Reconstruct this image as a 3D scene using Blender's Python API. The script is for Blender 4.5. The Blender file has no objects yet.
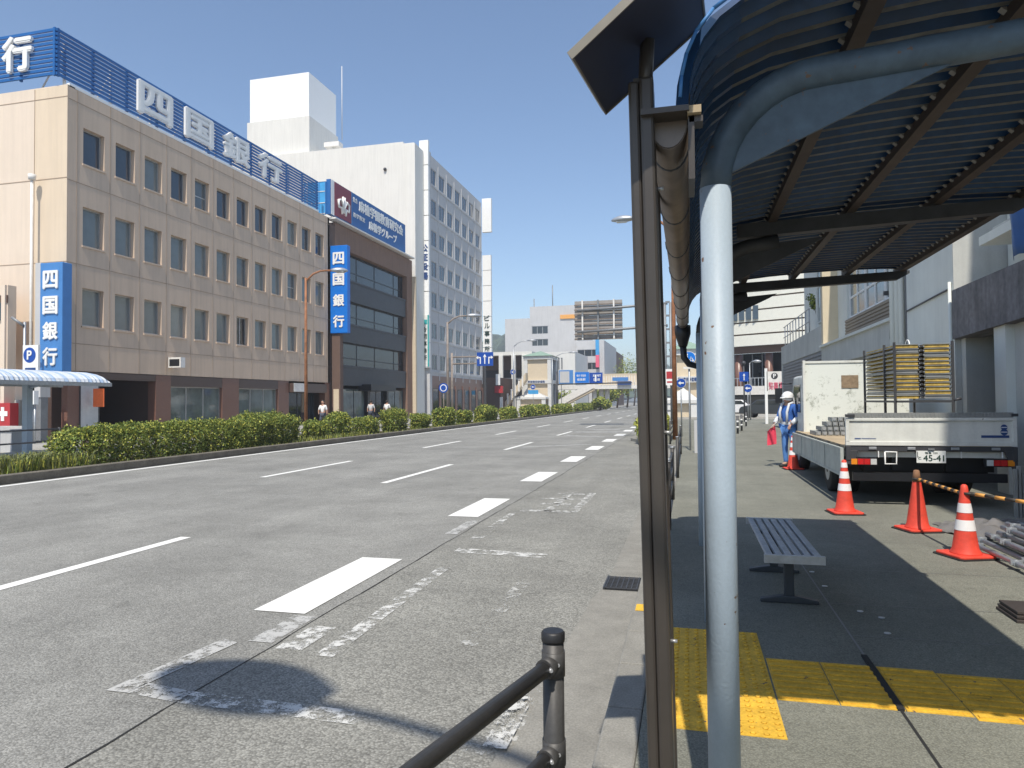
import bpy, bmesh, math, random
from mathutils import Vector, Matrix
R = math.radians
PI = math.pi
random.seed(7)
sc = bpy.context.scene
col = sc.collection

# ---------------------------------------------------------------- camera, sky, sun
EYE = Vector((0, 0, 1.55)); FP = 700.0
CR = Matrix.Rotation(R(14.1), 3, 'Z') @ Matrix.Rotation(R(91.4), 3, 'X') @ Matrix.Rotation(R(-0.5), 3, 'Z')
cd = bpy.data.cameras.new('camera'); cam = bpy.data.objects.new('camera', cd); col.objects.link(cam)
cam.matrix_world = Matrix.Translation(EYE) @ CR.to_4x4()
cd.sensor_width = 36; cd.lens = FP / 1024 * 36; cd.clip_start = 0.05; cd.clip_end = 5000
sc.camera = cam

SUN_EL, SUN_AZ = 58.0, 5.0        # azimuth: degrees from -Y (behind the camera) towards +X
w = bpy.data.worlds.new('World'); sc.world = w; w.use_nodes = True
nt = w.node_tree; bg = nt.nodes['Background']
sky = nt.nodes.new('ShaderNodeTexSky'); sky.sky_type = 'NISHITA'; sky.sun_disc = False
sky.sun_elevation = R(SUN_EL); sky.sun_rotation = R(180 - SUN_AZ)
sky.air_density = 1.0; sky.dust_density = .7; sky.ozone_density = 2.4; sky.altitude = 0
nt.links.new(sky.outputs[0], bg.inputs[0]); bg.inputs[1].default_value = 0.15
sd = bpy.data.lights.new('sun', 'SUN'); sd.energy = 4.3; sd.angle = R(0.53); sd.color = (1, 0.93, 0.82)
so = bpy.data.objects.new('sun', sd); col.objects.link(so)
ldir = Vector((-math.sin(R(SUN_AZ)) * math.cos(R(SUN_EL)), math.cos(R(SUN_AZ)) * math.cos(R(SUN_EL)), -math.sin(R(SUN_EL))))
so.rotation_euler = ldir.to_track_quat('-Z', 'Y').to_euler()
sc.view_settings.view_transform = 'Standard'; sc.view_settings.look = 'None'
sc.view_settings.gamma = 1; sc.view_settings.exposure = 0.2; sc.view_settings.use_curve_mapping = False
sc.cycles.max_bounces = 6; sc.cycles.use_denoising = True

# ---------------------------------------------------------------- helpers
def ray(px, py): return CR @ Vector(((px - 512) / FP, -(py - 384) / FP, -1))
def at(px, py, Y): d = ray(px, py); return EYE + d * (Y / d.y)       # surveyed points of far things, read at a known distance
def atx(px, py, X): d = ray(px, py); return EYE + d * (X / d.x)
def S(r, g, b): return tuple(((c / 255) / 12.92 if c / 255 <= .04045 else ((c / 255 + .055) / 1.055) ** 2.4) for c in (r, g, b)) + (1,)

def mat(name, c, rough=.7, metal=0, var=.12, scale=3, bump=0, bscale=40, spec=.5, stain=0, trans=0, fine=0, chips=0):
    m = bpy.data.materials.new(name); m.use_nodes = True
    n = m.node_tree.nodes; l = m.node_tree.links; b = n['Principled BSDF']
    if len(c) == 3: c = tuple(c) + (1,)
    b.inputs['Roughness'].default_value = rough; b.inputs['Metallic'].default_value = metal
    b.inputs['Specular IOR Level'].default_value = spec
    if trans: b.inputs['Transmission Weight'].default_value = trans
    tc = n.new('ShaderNodeTexCoord')
    nz = n.new('ShaderNodeTexNoise'); nz.inputs['Scale'].default_value = scale; nz.inputs['Detail'].default_value = 6; nz.inputs['Roughness'].default_value = .65
    l.new(tc.outputs['Object'], nz.inputs['Vector'])
    mr = n.new('ShaderNodeMapRange'); mr.inputs[1].default_value = .3; mr.inputs[2].default_value = .7
    mr.inputs[3].default_value = 1 - var; mr.inputs[4].default_value = 1 + var
    l.new(nz.outputs[0], mr.inputs[0])
    val = mr.outputs[0]
    if fine:
        v = n.new('ShaderNodeTexNoise'); v.inputs['Scale'].default_value = bscale; v.inputs['Detail'].default_value = 3
        l.new(tc.outputs['Object'], v.inputs['Vector'])
        m2 = n.new('ShaderNodeMapRange'); m2.inputs[1].default_value = .25; m2.inputs[2].default_value = .75
        m2.inputs[3].default_value = 1 - fine; m2.inputs[4].default_value = 1 + fine; l.new(v.outputs[0], m2.inputs[0])
        mu = n.new('ShaderNodeMath'); mu.operation = 'MULTIPLY'; l.new(val, mu.inputs[0]); l.new(m2.outputs[0], mu.inputs[1]); val = mu.outputs[0]
    if stain:   # vertical rain streaks and grime
        mp = n.new('ShaderNodeMapping'); mp.inputs['Scale'].default_value = (2.2, 2.2, .12)
        l.new(tc.outputs['Object'], mp.inputs[0])
        s = n.new('ShaderNodeTexNoise'); s.inputs['Scale'].default_value = 2.5; s.inputs['Detail'].default_value = 8
        l.new(mp.outputs[0], s.inputs['Vector'])
        m3 = n.new('ShaderNodeMapRange'); m3.inputs[1].default_value = .42; m3.inputs[2].default_value = .68
        m3.inputs[3].default_value = 1; m3.inputs[4].default_value = 1 - stain; l.new(s.outputs[0], m3.inputs[0])
        mu = n.new('ShaderNodeMath'); mu.operation = 'MULTIPLY'; l.new(val, mu.inputs[0]); l.new(m3.outputs[0], mu.inputs[1]); val = mu.outputs[0]
    vm = n.new('ShaderNodeVectorMath'); vm.operation = 'SCALE'; vm.inputs[0].default_value = c[:3]
    l.new(val, vm.inputs['Scale']); l.new(vm.outputs[0], b.inputs['Base Color'])
    if chips:   # small rust spots where the paint has chipped
        cn = n.new('ShaderNodeTexNoise'); cn.inputs['Scale'].default_value = 26; cn.inputs['Detail'].default_value = 5; l.new(tc.outputs['Object'], cn.inputs['Vector'])
        cr = n.new('ShaderNodeMapRange'); cr.inputs[1].default_value = chips; cr.inputs[2].default_value = chips + .02; l.new(cn.outputs[0], cr.inputs[0])
        cm = n.new('ShaderNodeMix'); cm.data_type = 'RGBA'; l.new(cr.outputs[0], cm.inputs[0]); l.new(vm.outputs[0], cm.inputs[6]); cm.inputs[7].default_value = (.16, .10, .07, 1); l.new(cm.outputs[2], b.inputs['Base Color'])
    if bump:
        bn = n.new('ShaderNodeTexNoise'); bn.inputs['Scale'].default_value = bscale; bn.inputs['Detail'].default_value = 4
        l.new(tc.outputs['Object'], bn.inputs['Vector'])
        bp = n.new('ShaderNodeBump'); bp.inputs['Strength'].default_value = bump; bp.inputs['Distance'].default_value = .01
        l.new(bn.outputs[0], bp.inputs['Height']); l.new(bp.outputs[0], b.inputs['Normal'])
    return m

def asphalt(name, base, grain, amp, crack=.0):
    m = bpy.data.materials.new(name); m.use_nodes = True
    n = m.node_tree.nodes; l = m.node_tree.links; b = n['Principled BSDF']; b.inputs['Roughness'].default_value = .85; b.inputs['Specular IOR Level'].default_value = .3
    tc = n.new('ShaderNodeTexCoord')
    def rng(sock, a, bb, lo, hi):
        q = n.new('ShaderNodeMapRange'); q.inputs[1].default_value = a; q.inputs[2].default_value = bb; q.inputs[3].default_value = lo; q.inputs[4].default_value = hi
        l.new(sock, q.inputs[0]); return q.outputs[0]
    def mul(a, c):
        q = n.new('ShaderNodeMath'); q.operation = 'MULTIPLY'; l.new(a, q.inputs[0]); l.new(c, q.inputs[1]); return q.outputs[0]
    def noise(s, d=6, sc3=None):
        t = n.new('ShaderNodeTexNoise'); t.inputs['Scale'].default_value = s; t.inputs['Detail'].default_value = d; t.inputs['Roughness'].default_value = .6
        if sc3:
            mp = n.new('ShaderNodeMapping'); mp.inputs['Scale'].default_value = sc3; l.new(tc.outputs['Object'], mp.inputs[0]); l.new(mp.outputs[0], t.inputs['Vector'])
        else: l.new(tc.outputs['Object'], t.inputs['Vector'])
        return t.outputs[0]
    vo = n.new('ShaderNodeTexVoronoi'); vo.inputs['Scale'].default_value = grain; l.new(tc.outputs['Object'], vo.inputs['Vector'])
    sx = n.new('ShaderNodeSeparateColor'); l.new(vo.outputs['Color'], sx.inputs[0])
    v = rng(sx.outputs[0], 0, 1, 1 - amp, 1 + amp)
    v = mul(v, rng(vo.outputs['Distance'], .2, .8, 1.08, .72))
    v = mul(v, rng(noise(.7), .3, .7, .9, 1.1))
    v = mul(v, rng(noise(6), .3, .7, .93, 1.07))
    v = mul(v, rng(noise(2.3, 8), .60, .68, 1, .86)); v = mul(v, rng(noise(9, 3), .72, .76, 1, .86)); v = mul(v, rng(noise(.35, 3), .4, .6, .95, 1.05))   # oil drips, damp and worn spots
    v = mul(v, rng(noise(1, 5, (1.1, .05, 1)), .3, .7, .9, 1.08))     # tyre tracks along the lanes
    if crack:
        mp = n.new('ShaderNodeMapping'); l.new(tc.outputs['Object'], mp.inputs[0])
        w_ = n.new('ShaderNodeTexVoronoi'); w_.feature = 'DISTANCE_TO_EDGE'; w_.inputs['Scale'].default_value = .55
        mx = n.new('ShaderNodeMix'); mx.data_type = 'VECTOR'; mx.inputs[0].default_value = .12
        nz = n.new('ShaderNodeTexNoise'); nz.inputs['Scale'].default_value = 3; nz.inputs['Detail'].default_value = 5; l.new(tc.outputs['Object'], nz.inputs['Vector'])
        l.new(tc.outputs['Object'], mx.inputs[4]); l.new(nz.outputs['Color'], mx.inputs[5]); l.new(mx.outputs[1], w_.inputs['Vector'])
        cr = rng(w_.outputs['Distance'], .0, .006, 1 - crack, 1)
        v = mul(v, cr)
    vm = n.new('ShaderNodeVectorMath'); vm.operation = 'SCALE'; vm.inputs[0].default_value = base; l.new(v, vm.inputs['Scale']); l.new(vm.outputs[0], b.inputs['Base Color'])
    bp = n.new('ShaderNodeBump'); bp.inputs['Strength'].default_value = .5; bp.inputs['Distance'].default_value = .006
    l.new(vo.outputs['Distance'], bp.inputs['Height']); bp.invert = True; l.new(bp.outputs[0], b.inputs['Normal'])
    return m

def worn_paint(name, paint, cover, scale=14, under=None):
    """flaking paint: where it has worn off the surface below shows through (or a base coat, if given)"""
    m = bpy.data.materials.new(name); m.use_nodes = True
    n = m.node_tree.nodes; l = m.node_tree.links; b = n['Principled BSDF']; b.inputs['Roughness'].default_value = .75
    tc = n.new('ShaderNodeTexCoord')
    def nz(sc_, d=8):
        t = n.new('ShaderNodeTexNoise'); t.inputs['Scale'].default_value = sc_; t.inputs['Detail'].default_value = d; t.inputs['Roughness'].default_value = .7; l.new(tc.outputs['Object'], t.inputs['Vector']); return t.outputs[0]
    def mth(op, a, c):
        q = n.new('ShaderNodeMath'); q.operation = op
        for k, v in ((0,a),(1,c)):
            if isinstance(v, (int, float)): q.inputs[k].default_value = v
            else: l.new(v, q.inputs[k])
        return q.outputs[0]
    v = mth('ADD', mth('MULTIPLY', nz(scale*6, 4), .5), mth('ADD', mth('MULTIPLY', nz(scale*.35, 4), .9), mth('MULTIPLY', nz(scale, 8), .6)))
    q = n.new('ShaderNodeMapRange'); th = 1.18 - .36*cover; q.inputs[1].default_value = th-.05; q.inputs[2].default_value = th+.05; l.new(v, q.inputs[0])
    b.inputs['Base Color'].default_value = tuple(paint) + (1,)
    mx = n.new('ShaderNodeMixShader'); l.new(q.outputs[0], mx.inputs[0]); l.new(b.outputs[0], mx.inputs[2]); out = n['Material Output']
    if under is None: u = n.new('ShaderNodeBsdfTransparent')
    else: u = n.new('ShaderNodeBsdfDiffuse'); u.inputs[0].default_value = tuple(under)+(1,)
    l.new(u.outputs[0], mx.inputs[1]); l.new(mx.outputs[0], out.inputs['Surface']); return m

ASP = (.275, .273, .252); ASP2 = (.262, .259, .233)
M = dict(
    road=asphalt('asphalt', ASP, 95, .30), bay=asphalt('coarse_asphalt', ASP2, 80, .32, .12),
    pave=asphalt('pavement_blocks', (.232, .234, .195), 120, .18), farpave=mat('far_pavement', (.34, .33, .30), .9, var=.15, scale=1.5),
    concrete=mat('kerb_concrete', (.25, .242, .215), .9, var=.16, scale=4, bump=.4, bscale=90, fine=.22),
    oldkerb=mat('old_stained_kerb', (.15,.135,.11), .95, var=.3, scale=2, fine=.2, bscale=30), ground=mat('ground', (.2, .2, .18), .95), soil=mat('soil', (.13, .10, .07), .95, var=.3, scale=8),
    paint=worn_paint('white_road_paint', (.78, .78, .74), 1.32, 12),
    paint_grey=worn_paint('worn_line', (.46, .46, .44), .62, 30), worn=worn_paint('worn_paint', (.60, .60, .57), .44, 22), worn2=worn_paint('old_worn_paint', (.48, .48, .45), .22, 12),
    yellow=mat('tactile_yellow', (.70, .42, .04), .75, var=.2, scale=7, fine=.2, bscale=60, chips=.68),
    seam=mat('dark_joint', (.02, .02, .02), .9), seam_l=mat('light_joint', (.22, .22, .21), .6),
    tan=mat('tan_panel', S(206, 184, 162), .85, var=.05, scale=.6, stain=.10), tanlight=mat('cream_render', S(216, 198, 174), .85, var=.04, scale=.5, stain=.06),
    tanpink=mat('pink_cream_render', S(220, 204, 186), .85, var=.04, scale=.5, stain=.06),
    joint=mat('panel_joint', S(160, 140, 121), .9), alu=mat('aluminium', (.5, .5, .49), .45, metal=.6, var=.05),
    bronze=mat('bronze_aluminium', (.075, .064, .055), .38, metal=.35, var=.12, scale=4), bronze_l=mat('bronze_aluminium_gutter', (.21, .17, .14), .42, metal=.3, var=.18, scale=5),
    granite=mat('brown_granite', S(120, 88, 76), .35, var=.15, scale=30), granite_d=mat('dark_granite', S(86, 70, 64), .35, var=.15, scale=30),
    glass=mat('dark_glass', (.02, .028, .035), .06, var=.3, scale=.5, spec=.8), glassb=mat('blue_glass', (.03, .05, .075), .05, var=.3, scale=.4, spec=.9),
    blind=mat('blinds_behind_glass', (.17, .20, .20), .12, var=.18, scale=.9, spec=.7), blind_l=mat('pale_blind', (.26, .28, .26), .14, var=.15, scale=.9, spec=.7), blind_d=mat('dim_blind', (.10, .125, .135), .10, var=.2, scale=.9, spec=.8), shopglass=mat('shop_glass', (.12, .15, .14), .05, var=.6, scale=.7, spec=.8),
    blue=mat('sign_blue', S(18, 92, 158), .5, var=.06), blue2=mat('bright_sign_blue', S(0, 112, 205), .45, var=.05), bluef=mat('faded_sign_blue', S(70, 128, 190), .5, var=.06),
    royal=mat('traffic_blue', S(10, 70, 160), .4, var=.05), sky=mat('light_blue_panel', S(60, 150, 205), .5, var=.15, scale=2),
    white=mat('white_letter', (.82, .82, .80), .5, var=.03), wall=mat('white_wall', S(218, 217, 211), .85, var=.035, scale=.4, stain=.07),
    wallg=mat('grey_white_panel', S(190, 190, 190), .8, var=.05, scale=.6, stain=.08), boxwhite=mat('bright_white_cladding', (.85, .86, .85), .6, var=.02),
    red=mat('sign_dark_red', S(130, 45, 60), .5, var=.06), redb=mat('bright_red', S(175, 50, 55), .5, var=.06), teal=mat('teal', S(40, 160, 160), .5),
    black=mat('black_cladding', (.014, .015, .018), .4, var=.2), dark=mat('dark_recess', (.02, .02, .02), .8), brownw=mat('brown_render', S(135, 108, 92), .85, var=.08, scale=1, stain=.12),
    brownd=mat('dark_brown_render', S(100, 80, 70), .8, var=.08),
    stripew=mat('stepped_white_cladding', (.78, .77, .68), .7, var=.04), beige=mat('beige_tile', S(205, 190, 165), .8, var=.05), green_roof=mat('green_copper_roof', S(135, 160, 142), .7, var=.15),
    steelw=mat('white_painted_steel', (.62, .62, .6), .5, var=.06), rust=mat('rusty_steel', (.30, .13, .06), .8, var=.35, scale=4, fine=.2, bscale=20),
    rustg=mat('rust_streaked_grey_steel', (.26, .22, .19), .7, var=.3, scale=3), galv=mat('galvanised_steel', (.42, .44, .46), .45, metal=.55, var=.16, scale=12),
    grey=mat('grey_steel', (.23, .24, .25), .5, metal=.3, var=.12), dgrey=mat('dark_grey_steel', (.06, .062, .068), .5, metal=.2, var=.15),
    rail=mat('dark_brown_rail_paint', (.05, .048, .046), .5, var=.25, scale=12, fine=.15, bscale=120), railcap=mat('black_plastic_cap', (.018, .018, .02), .5), bolt=mat('galvanised_bolt', (.5, .5, .5), .4, metal=.6),
    pole=mat('pale_blue_pole_paint', (.36, .435, .505), .5, var=.04, scale=5, bump=.10, bscale=90, fine=.04, stain=.07, chips=.70), roofblue=mat('blue_roof_sheet', (.013, .052, .135), .33, var=.3, scale=3, fine=.2, bscale=14, spec=.5),
    beam2=mat('shaded_blue_paint', (.085, .125, .165), .5, var=.25, scale=4, fine=.15, bscale=22, stain=.15, chips=.66), beam=mat('grey_blue_beam_paint', (.14, .16, .185), .5, var=.2, scale=3, fine=.12, bscale=25), purlin=mat('dark_purlin', (.06, .045, .036), .6, var=.35, scale=4),  # beam2: stained, chipped pole paint, darkened to hold the shade under the roof
    clip=mat('purlin_clip', (.26, .25, .23), .6, var=.1),
    bench=mat('grey_recycled_slat', (.42, .43, .45), .6, var=.16, scale=9, fine=.15, bscale=60), benchleg=mat('bench_cast_leg', (.035, .042, .05), .5, var=.15),
    cone=mat('cone_orange_red', (.72, .07, .04), .55, var=.16, scale=7, fine=.05), conew=mat('cone_reflective_band', (.85, .83, .82), .4, var=.06), rubber=mat('black_rubber', (.02, .02, .02), .8, var=.2),
    conetip=mat('brown_taped_tip', (.25, .13, .07), .8, var=.2), tapey=mat('bar_yellow', (.75, .36, .08), .6, var=.1), tapek=mat('bar_black', (.04, .035, .03), .6),
    twhite=mat('truck_white_paint', (.70, .71, .66), .42, var=.08, scale=4, stain=.12, fine=.04, bscale=30, chips=.71), tgrey=mat('worn_truck_gate', (.42, .45, .42), .5, var=.16, scale=5, stain=.15),
    chequer=worn_paint('scratched_white_headboard', (.70, .73, .68), .82, 10, (.36, .38, .33)), wood=mat('wooden_deck', (.42, .33, .21), .8, var=.2), scaf=mat('yellow_scaffold_plank', (.52, .36, .09), .75, var=.45, scale=7, fine=.2, bscale=30),
    scafg=mat('scaffold_deck_steel', (.33, .34, .33), .5, metal=.4, var=.2), rustpatch=mat('rusty_patch', (.26, .19, .12), .8, var=.3, scale=14),
    lampr=mat('red_lens', (.55, .02, .02), .2), lampo=mat('orange_lens', (.75, .25, .02), .2), lampw=mat('clear_lens', (.6, .6, .58), .2),
    plate=mat('number_plate', (.78, .79, .76), .4, var=.02), ink=mat('dark_green_ink', (.01, .04, .03), .5), inkb=mat('navy_ink', (.02, .06, .2), .5),
    skin=mat('skin', (.45, .26, .18), .55), helmet=mat('white_helmet', (.75, .75, .74), .35, var=.03), cloth_b=mat('blue_work_cloth', (.04, .13, .42), .85, var=.15), cloth_b2=mat('pale_blue_trousers', (.10, .25, .58), .85, var=.15),
    cloth_w=mat('white_reflective_cloth', (.62, .64, .66), .6, var=.08), flag=mat('red_flag_cloth', (.70, .05, .09), .8, var=.12), boot=mat('boot', (.03, .03, .03), .7),
    cwall=mat('right_wall_render', S(188, 189, 184), .9, var=.10, scale=1.2, stain=.10, fine=.05), cwall2=mat('right_wall_white_render', S(214, 217, 211), .9, var=.06, scale=1, stain=.05),
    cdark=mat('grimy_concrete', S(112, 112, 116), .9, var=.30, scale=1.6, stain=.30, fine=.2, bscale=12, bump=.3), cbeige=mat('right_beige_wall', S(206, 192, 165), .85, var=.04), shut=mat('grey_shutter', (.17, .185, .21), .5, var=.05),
    shutb=mat('brown_shutter', (.20, .15, .13), .6, var=.12), siding=mat('tan_siding', S(150, 138, 122), .8, var=.06),
    leaf=mat('hedge_leaf', (.17, .225, .045), .6, var=.42, scale=6, spec=.3), leaf2=mat('hedge_leaf_yellow_green', (.42, .42, .08), .6, var=.35, scale=6, spec=.3), leaf3=mat('dark_hedge_leaf', (.10, .14, .035), .6, var=.35, scale=6, spec=.3),
    grass=mat('dry_grass', (.16, .18, .07), .8, var=.35, scale=5), bark=mat('bark', (.12, .09, .07), .9), hill=mat('wooded_hill', (.07, .10, .06), .95, var=.45, scale=.12, fine=.35, bscale=.6),
    canopy=mat('pale_corrugated_canopy', S(188, 195, 203), .5, var=.06, scale=3), canopyb=mat('blue_corrugated_rib', S(150, 172, 200), .5, var=.06),
    plastic=mat('clear_sheet', (.19, .18, .17), .35, var=.2), dirtymetal=mat('dark_plate', (.05, .04, .035), .7), ped=mat('pedestrian_cloth_white', (.75, .75, .74), .8), ped2=mat('pedestrian_cloth_dark', (.06, .07, .1), .8),
    hair=mat('hair', (.015, .012, .01), .6), screen=mat('sign_back_panel', S(150, 145, 140), .6, var=.12), carw=mat('car_white', (.7, .7, .7), .3, spec=.7), card=mat('car_dark', (.03, .035, .04), .3, spec=.7),
    ribdust=mat('dusty_rib', (.105,.112,.115), .7, var=.35, scale=5, fine=.2, bscale=20), beamd=mat('shaded_beam_paint', (.055,.058,.064), .6, var=.3, scale=4), tarp=mat('blue_tarpaulin', (.015,.085,.26), .5, var=.15), solar=mat('solar_panel_back', (.028, .03, .05), .4, var=.15), paleframe=mat('anodised_frame', (.30, .26, .20), .4, metal=.5, var=.15), poster=mat('timetable_poster', (.55, .56, .55), .4, var=.1), board=mat('dark_board', (.03, .028, .028), .35),  # beamd: rear beams' paint darkened in colour for the shade below the roof
    orange=mat('orange_panel', (.85, .17, .04), .5), cream_s=mat('pale_sign', (.72, .70, .66), .6), pink=mat('pink_banner', (.75, .12, .2), .6),
)

class MB:
    def __init__(s): s.b = bmesh.new(); s.mats = []
    def mi(s, m):
        if m not in s.mats: s.mats.append(m)
        return s.mats.index(m)
    def face(s, vs, m=None):
        f = s.b.faces.new([s.b.verts.new(v) for v in vs])
        if m: f.material_index = s.mi(m)
        return f
    def box(s, x0, x1, y0, y1, z0, z1, m=None, rot=None, piv=None):
        c = [Vector(p) for p in ((x0,y0,z0),(x1,y0,z0),(x1,y1,z0),(x0,y1,z0),(x0,y0,z1),(x1,y0,z1),(x1,y1,z1),(x0,y1,z1))]
        if rot is not None:
            p = Vector(piv) if piv else Vector(((x0+x1)/2,(y0+y1)/2,(z0+z1)/2)); c = [p + rot @ (q - p) for q in c]
        v = [s.b.verts.new(q) for q in c]; k = s.mi(m) if m else 0
        for q in ((0,3,2,1),(4,5,6,7),(0,1,5,4),(1,2,6,5),(2,3,7,6),(3,0,4,7)):
            s.b.faces.new([v[i] for i in q]).material_index = k
        return s
    def tube(s, pts, r, n=10, m=None, cap=True, smooth=True):
        pts = [Vector(p) for p in pts]; rs = r if isinstance(r, (list, tuple)) else [r] * len(pts); k = s.mi(m) if m else 0
        rings = []; up = None
        for i, p in enumerate(pts):
            d = (pts[min(i+1, len(pts)-1)] - pts[max(i-1, 0)]).normalized()
            if up is None: up = d.orthogonal().normalized()
            up = (up - d * up.dot(d)).normalized(); sd_ = d.cross(up)
            rings.append([s.b.verts.new(p + (up * math.cos(a) + sd_ * math.sin(a)) * rs[i]) for a in [2*PI*j/n for j in range(n)]])
        for a, c in zip(rings, rings[1:]):
            for j in range(n):
                f = s.b.faces.new((a[j], a[(j+1)%n], c[(j+1)%n], c[j])); f.smooth = smooth; f.material_index = k
        if cap:
            for rg in (rings[0][::-1], rings[-1]): s.b.faces.new(rg).material_index = k
        return s
    def prism(s, poly, ext, m=None):      # poly: 3D points in a plane, ext: vector
        ext = Vector(ext); a = [s.b.verts.new(p) for p in poly]; c = [s.b.verts.new(Vector(p) + ext) for p in poly]; k = s.mi(m) if m else 0
        s.b.faces.new(a).material_index = k; s.b.faces.new(c[::-1]).material_index = k
        for i in range(len(a)): s.b.faces.new((a[i], c[i], c[(i+1)%len(a)], a[(i+1)%len(a)])).material_index = k
        return s
    def ball(s, c, r, m=None, seg=10, sc3=(1,1,1)):
        k = s.mi(m) if m else 0
        mtx = Matrix.Translation(c) @ Matrix.Diagonal((r*sc3[0], r*sc3[1], r*sc3[2], 1))
        q = bmesh.ops.create_uvsphere(s.b, u_segments=seg, v_segments=max(5, seg*2//3), radius=1, matrix=mtx)
        for v in q['verts']:
            for f in v.link_faces: f.smooth = True; f.material_index = k
        return s
    def build(s, name, m=None, parent=None, bevel=0):
        if m is not None and m not in s.mats:
            if s.mats: s.mats.append(m)
            else: s.mats = [m]
        bmesh.ops.recalc_face_normals(s.b, faces=s.b.faces)
        me = bpy.data.meshes.new(name)
        if parent is not None: bmesh.ops.transform(s.b, matrix=wm(parent).inverted(), verts=s.b.verts)
        s.b.to_mesh(me); s.b.free()
        for q in s.mats: me.materials.append(M[q] if isinstance(q, str) else q)
        o = bpy.data.objects.new(name, me); col.objects.link(o)
        if parent is not None: o.parent = parent
        if bevel:
            bv = o.modifiers.new('bevel', 'BEVEL'); bv.width = bevel; bv.segments = 2; bv.limit_method = 'ANGLE'
        return o
def wm(o):
    m = Matrix.Translation(o.location) @ o.rotation_euler.to_matrix().to_4x4()
    return wm(o.parent) @ m if o.parent else m
def tag(o, label, cat, group=None):
    o['label'] = label; o['category'] = cat
    if group: o['group'] = group
    return o
def struct(o): o['kind'] = 'structure'; return o
def thing(name, label, cat, loc=(0,0,0), rz=0, group=None):
    o = bpy.data.objects.new(name, None); col.objects.link(o); o.location = loc; o.rotation_euler = (0,0,rz); o.empty_display_size = .2
    return tag(o, label, cat, group)
def dup(o, loc=None, rz=None, label=None, parent=None, scale=None):
    c = o.copy(); col.objects.link(c); c.parent = parent
    if loc is not None: c.location = loc
    if rz is not None: c.rotation_euler = (0, 0, rz)
    if scale is not None: c.scale = scale
    if label: c['label'] = label
    for ch in list(o.children):
        dup(ch, parent=c)
    return c
def textmesh(mb, s, p0, wdt, hgt, face='+X', depth=.04, bold=.02, m='white', stretch=True):
    """one line of lettering added to mb; p0 is its lower left corner, (wdt, hgt) its size in metres"""
    cu = bpy.data.curves.new('t', 'FONT'); cu.body = s; cu.size = 1; cu.extrude = .02; cu.offset = 0
    o = bpy.data.objects.new('t', cu); col.objects.link(o)
    dg = bpy.context.evaluated_depsgraph_get(); me = bpy.data.meshes.new_from_object(o.evaluated_get(dg))
    bpy.data.objects.remove(o); bpy.data.curves.remove(cu)
    if not me.vertices: return
    xs = [v.co.x for v in me.vertices]; ys = [v.co.y for v in me.vertices]
    x0, x1, y0, y1 = min(xs), max(xs), min(ys), max(ys)
    sx = wdt / max(1e-6, x1-x0); sy = hgt / max(1e-6, y1-y0)
    if not stretch: sx = sy = min(sx, sy)
    ax = {'+X': (Vector((0,1,0)), Vector((1,0,0))), '-Y': (Vector((1,0,0)), Vector((0,-1,0))), '-X': (Vector((0,-1,0)), Vector((-1,0,0)))}[face]
    p0 = Vector(p0); k = mb.mi(m); hb = min(bold, .06)*.62; eps = max(.0006, depth*.03)
    for q_, (ox, oy) in enumerate(((0,0),(1,0),(-1,0),(0,1),(0,-1),(.7,.7),(-.7,-.7)) if bold >= .015 else ((0,0),)):
        vs = [mb.b.verts.new(p0 + ax[0] * ((v.co.x-x0+ox*hb)*sx) + Vector((0,0,1)) * ((v.co.y-y0+oy*hb)*sy) + ax[1] * ((v.co.z+.02) / .04 * (depth - q_*eps))) for v in me.vertices]
        for p in me.polygons: mb.b.faces.new([vs[i] for i in p.vertices]).material_index = k
    bpy.data.meshes.remove(me)
def facade(mb, F, us, vs, holes, depth, m=None):
    """F(u, v, w) -> point, w measured inwards; cells in holes are openings with reveals"""
    for i in range(len(us)-1):
        for j in range(len(vs)-1):
            a, b, c, d = us[i], us[i+1], vs[j], vs[j+1]
            if (i, j) in holes:
                for q in (((a,c),(b,c)), ((b,c),(b,d)), ((b,d),(a,d)), ((a,d),(a,c))):
                    (u0,v0),(u1,v1) = q; mb.face([F(u0,v0,0), F(u1,v1,0), F(u1,v1,depth), F(u0,v0,depth)], m)
            else: mb.face([F(a,c,0), F(b,c,0), F(b,d,0), F(a,d,0)], m)
def make_window(parent, w_, h_, frame='alu', pane='glass', mull=(), trans=(), sill=None, t=.05, rz=0, loc=(0,0,0), name='window'):
    """local: faces +X, centre of the lower edge at the origin"""
    mb = MB(); hw = w_/2
    mb.box(-.04, .04, -hw, hw, 0, t); mb.box(-.04, .04, -hw, hw, h_-t, h_); mb.box(-.04, .04, -hw, -hw+t, t, h_-t); mb.box(-.04, .04, hw-t, hw, t, h_-t)
    for q in mull: mb.box(-.03, .03, -hw+q*w_-t/2, -hw+q*w_+t/2, t, h_-t)
    for q in trans: mb.box(-.026, .026, -hw+t, hw-t, q*h_-t/2, q*h_+t/2)
    f = mb.build(name, frame)
    g = MB().box(-.012, 0, -hw+t*.5, hw-t*.5, t*.5, h_-t*.5).build('pane', pane); g.parent = f
    if sill:
        s_ = MB().box(.05, .05+sill, -hw-.06, hw+.06, -.09, -.01).build('sill', 'tan'); s_.parent = f
    f.parent = parent; f.location = loc; f.rotation_euler = (0, 0, rz)
    return f
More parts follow.
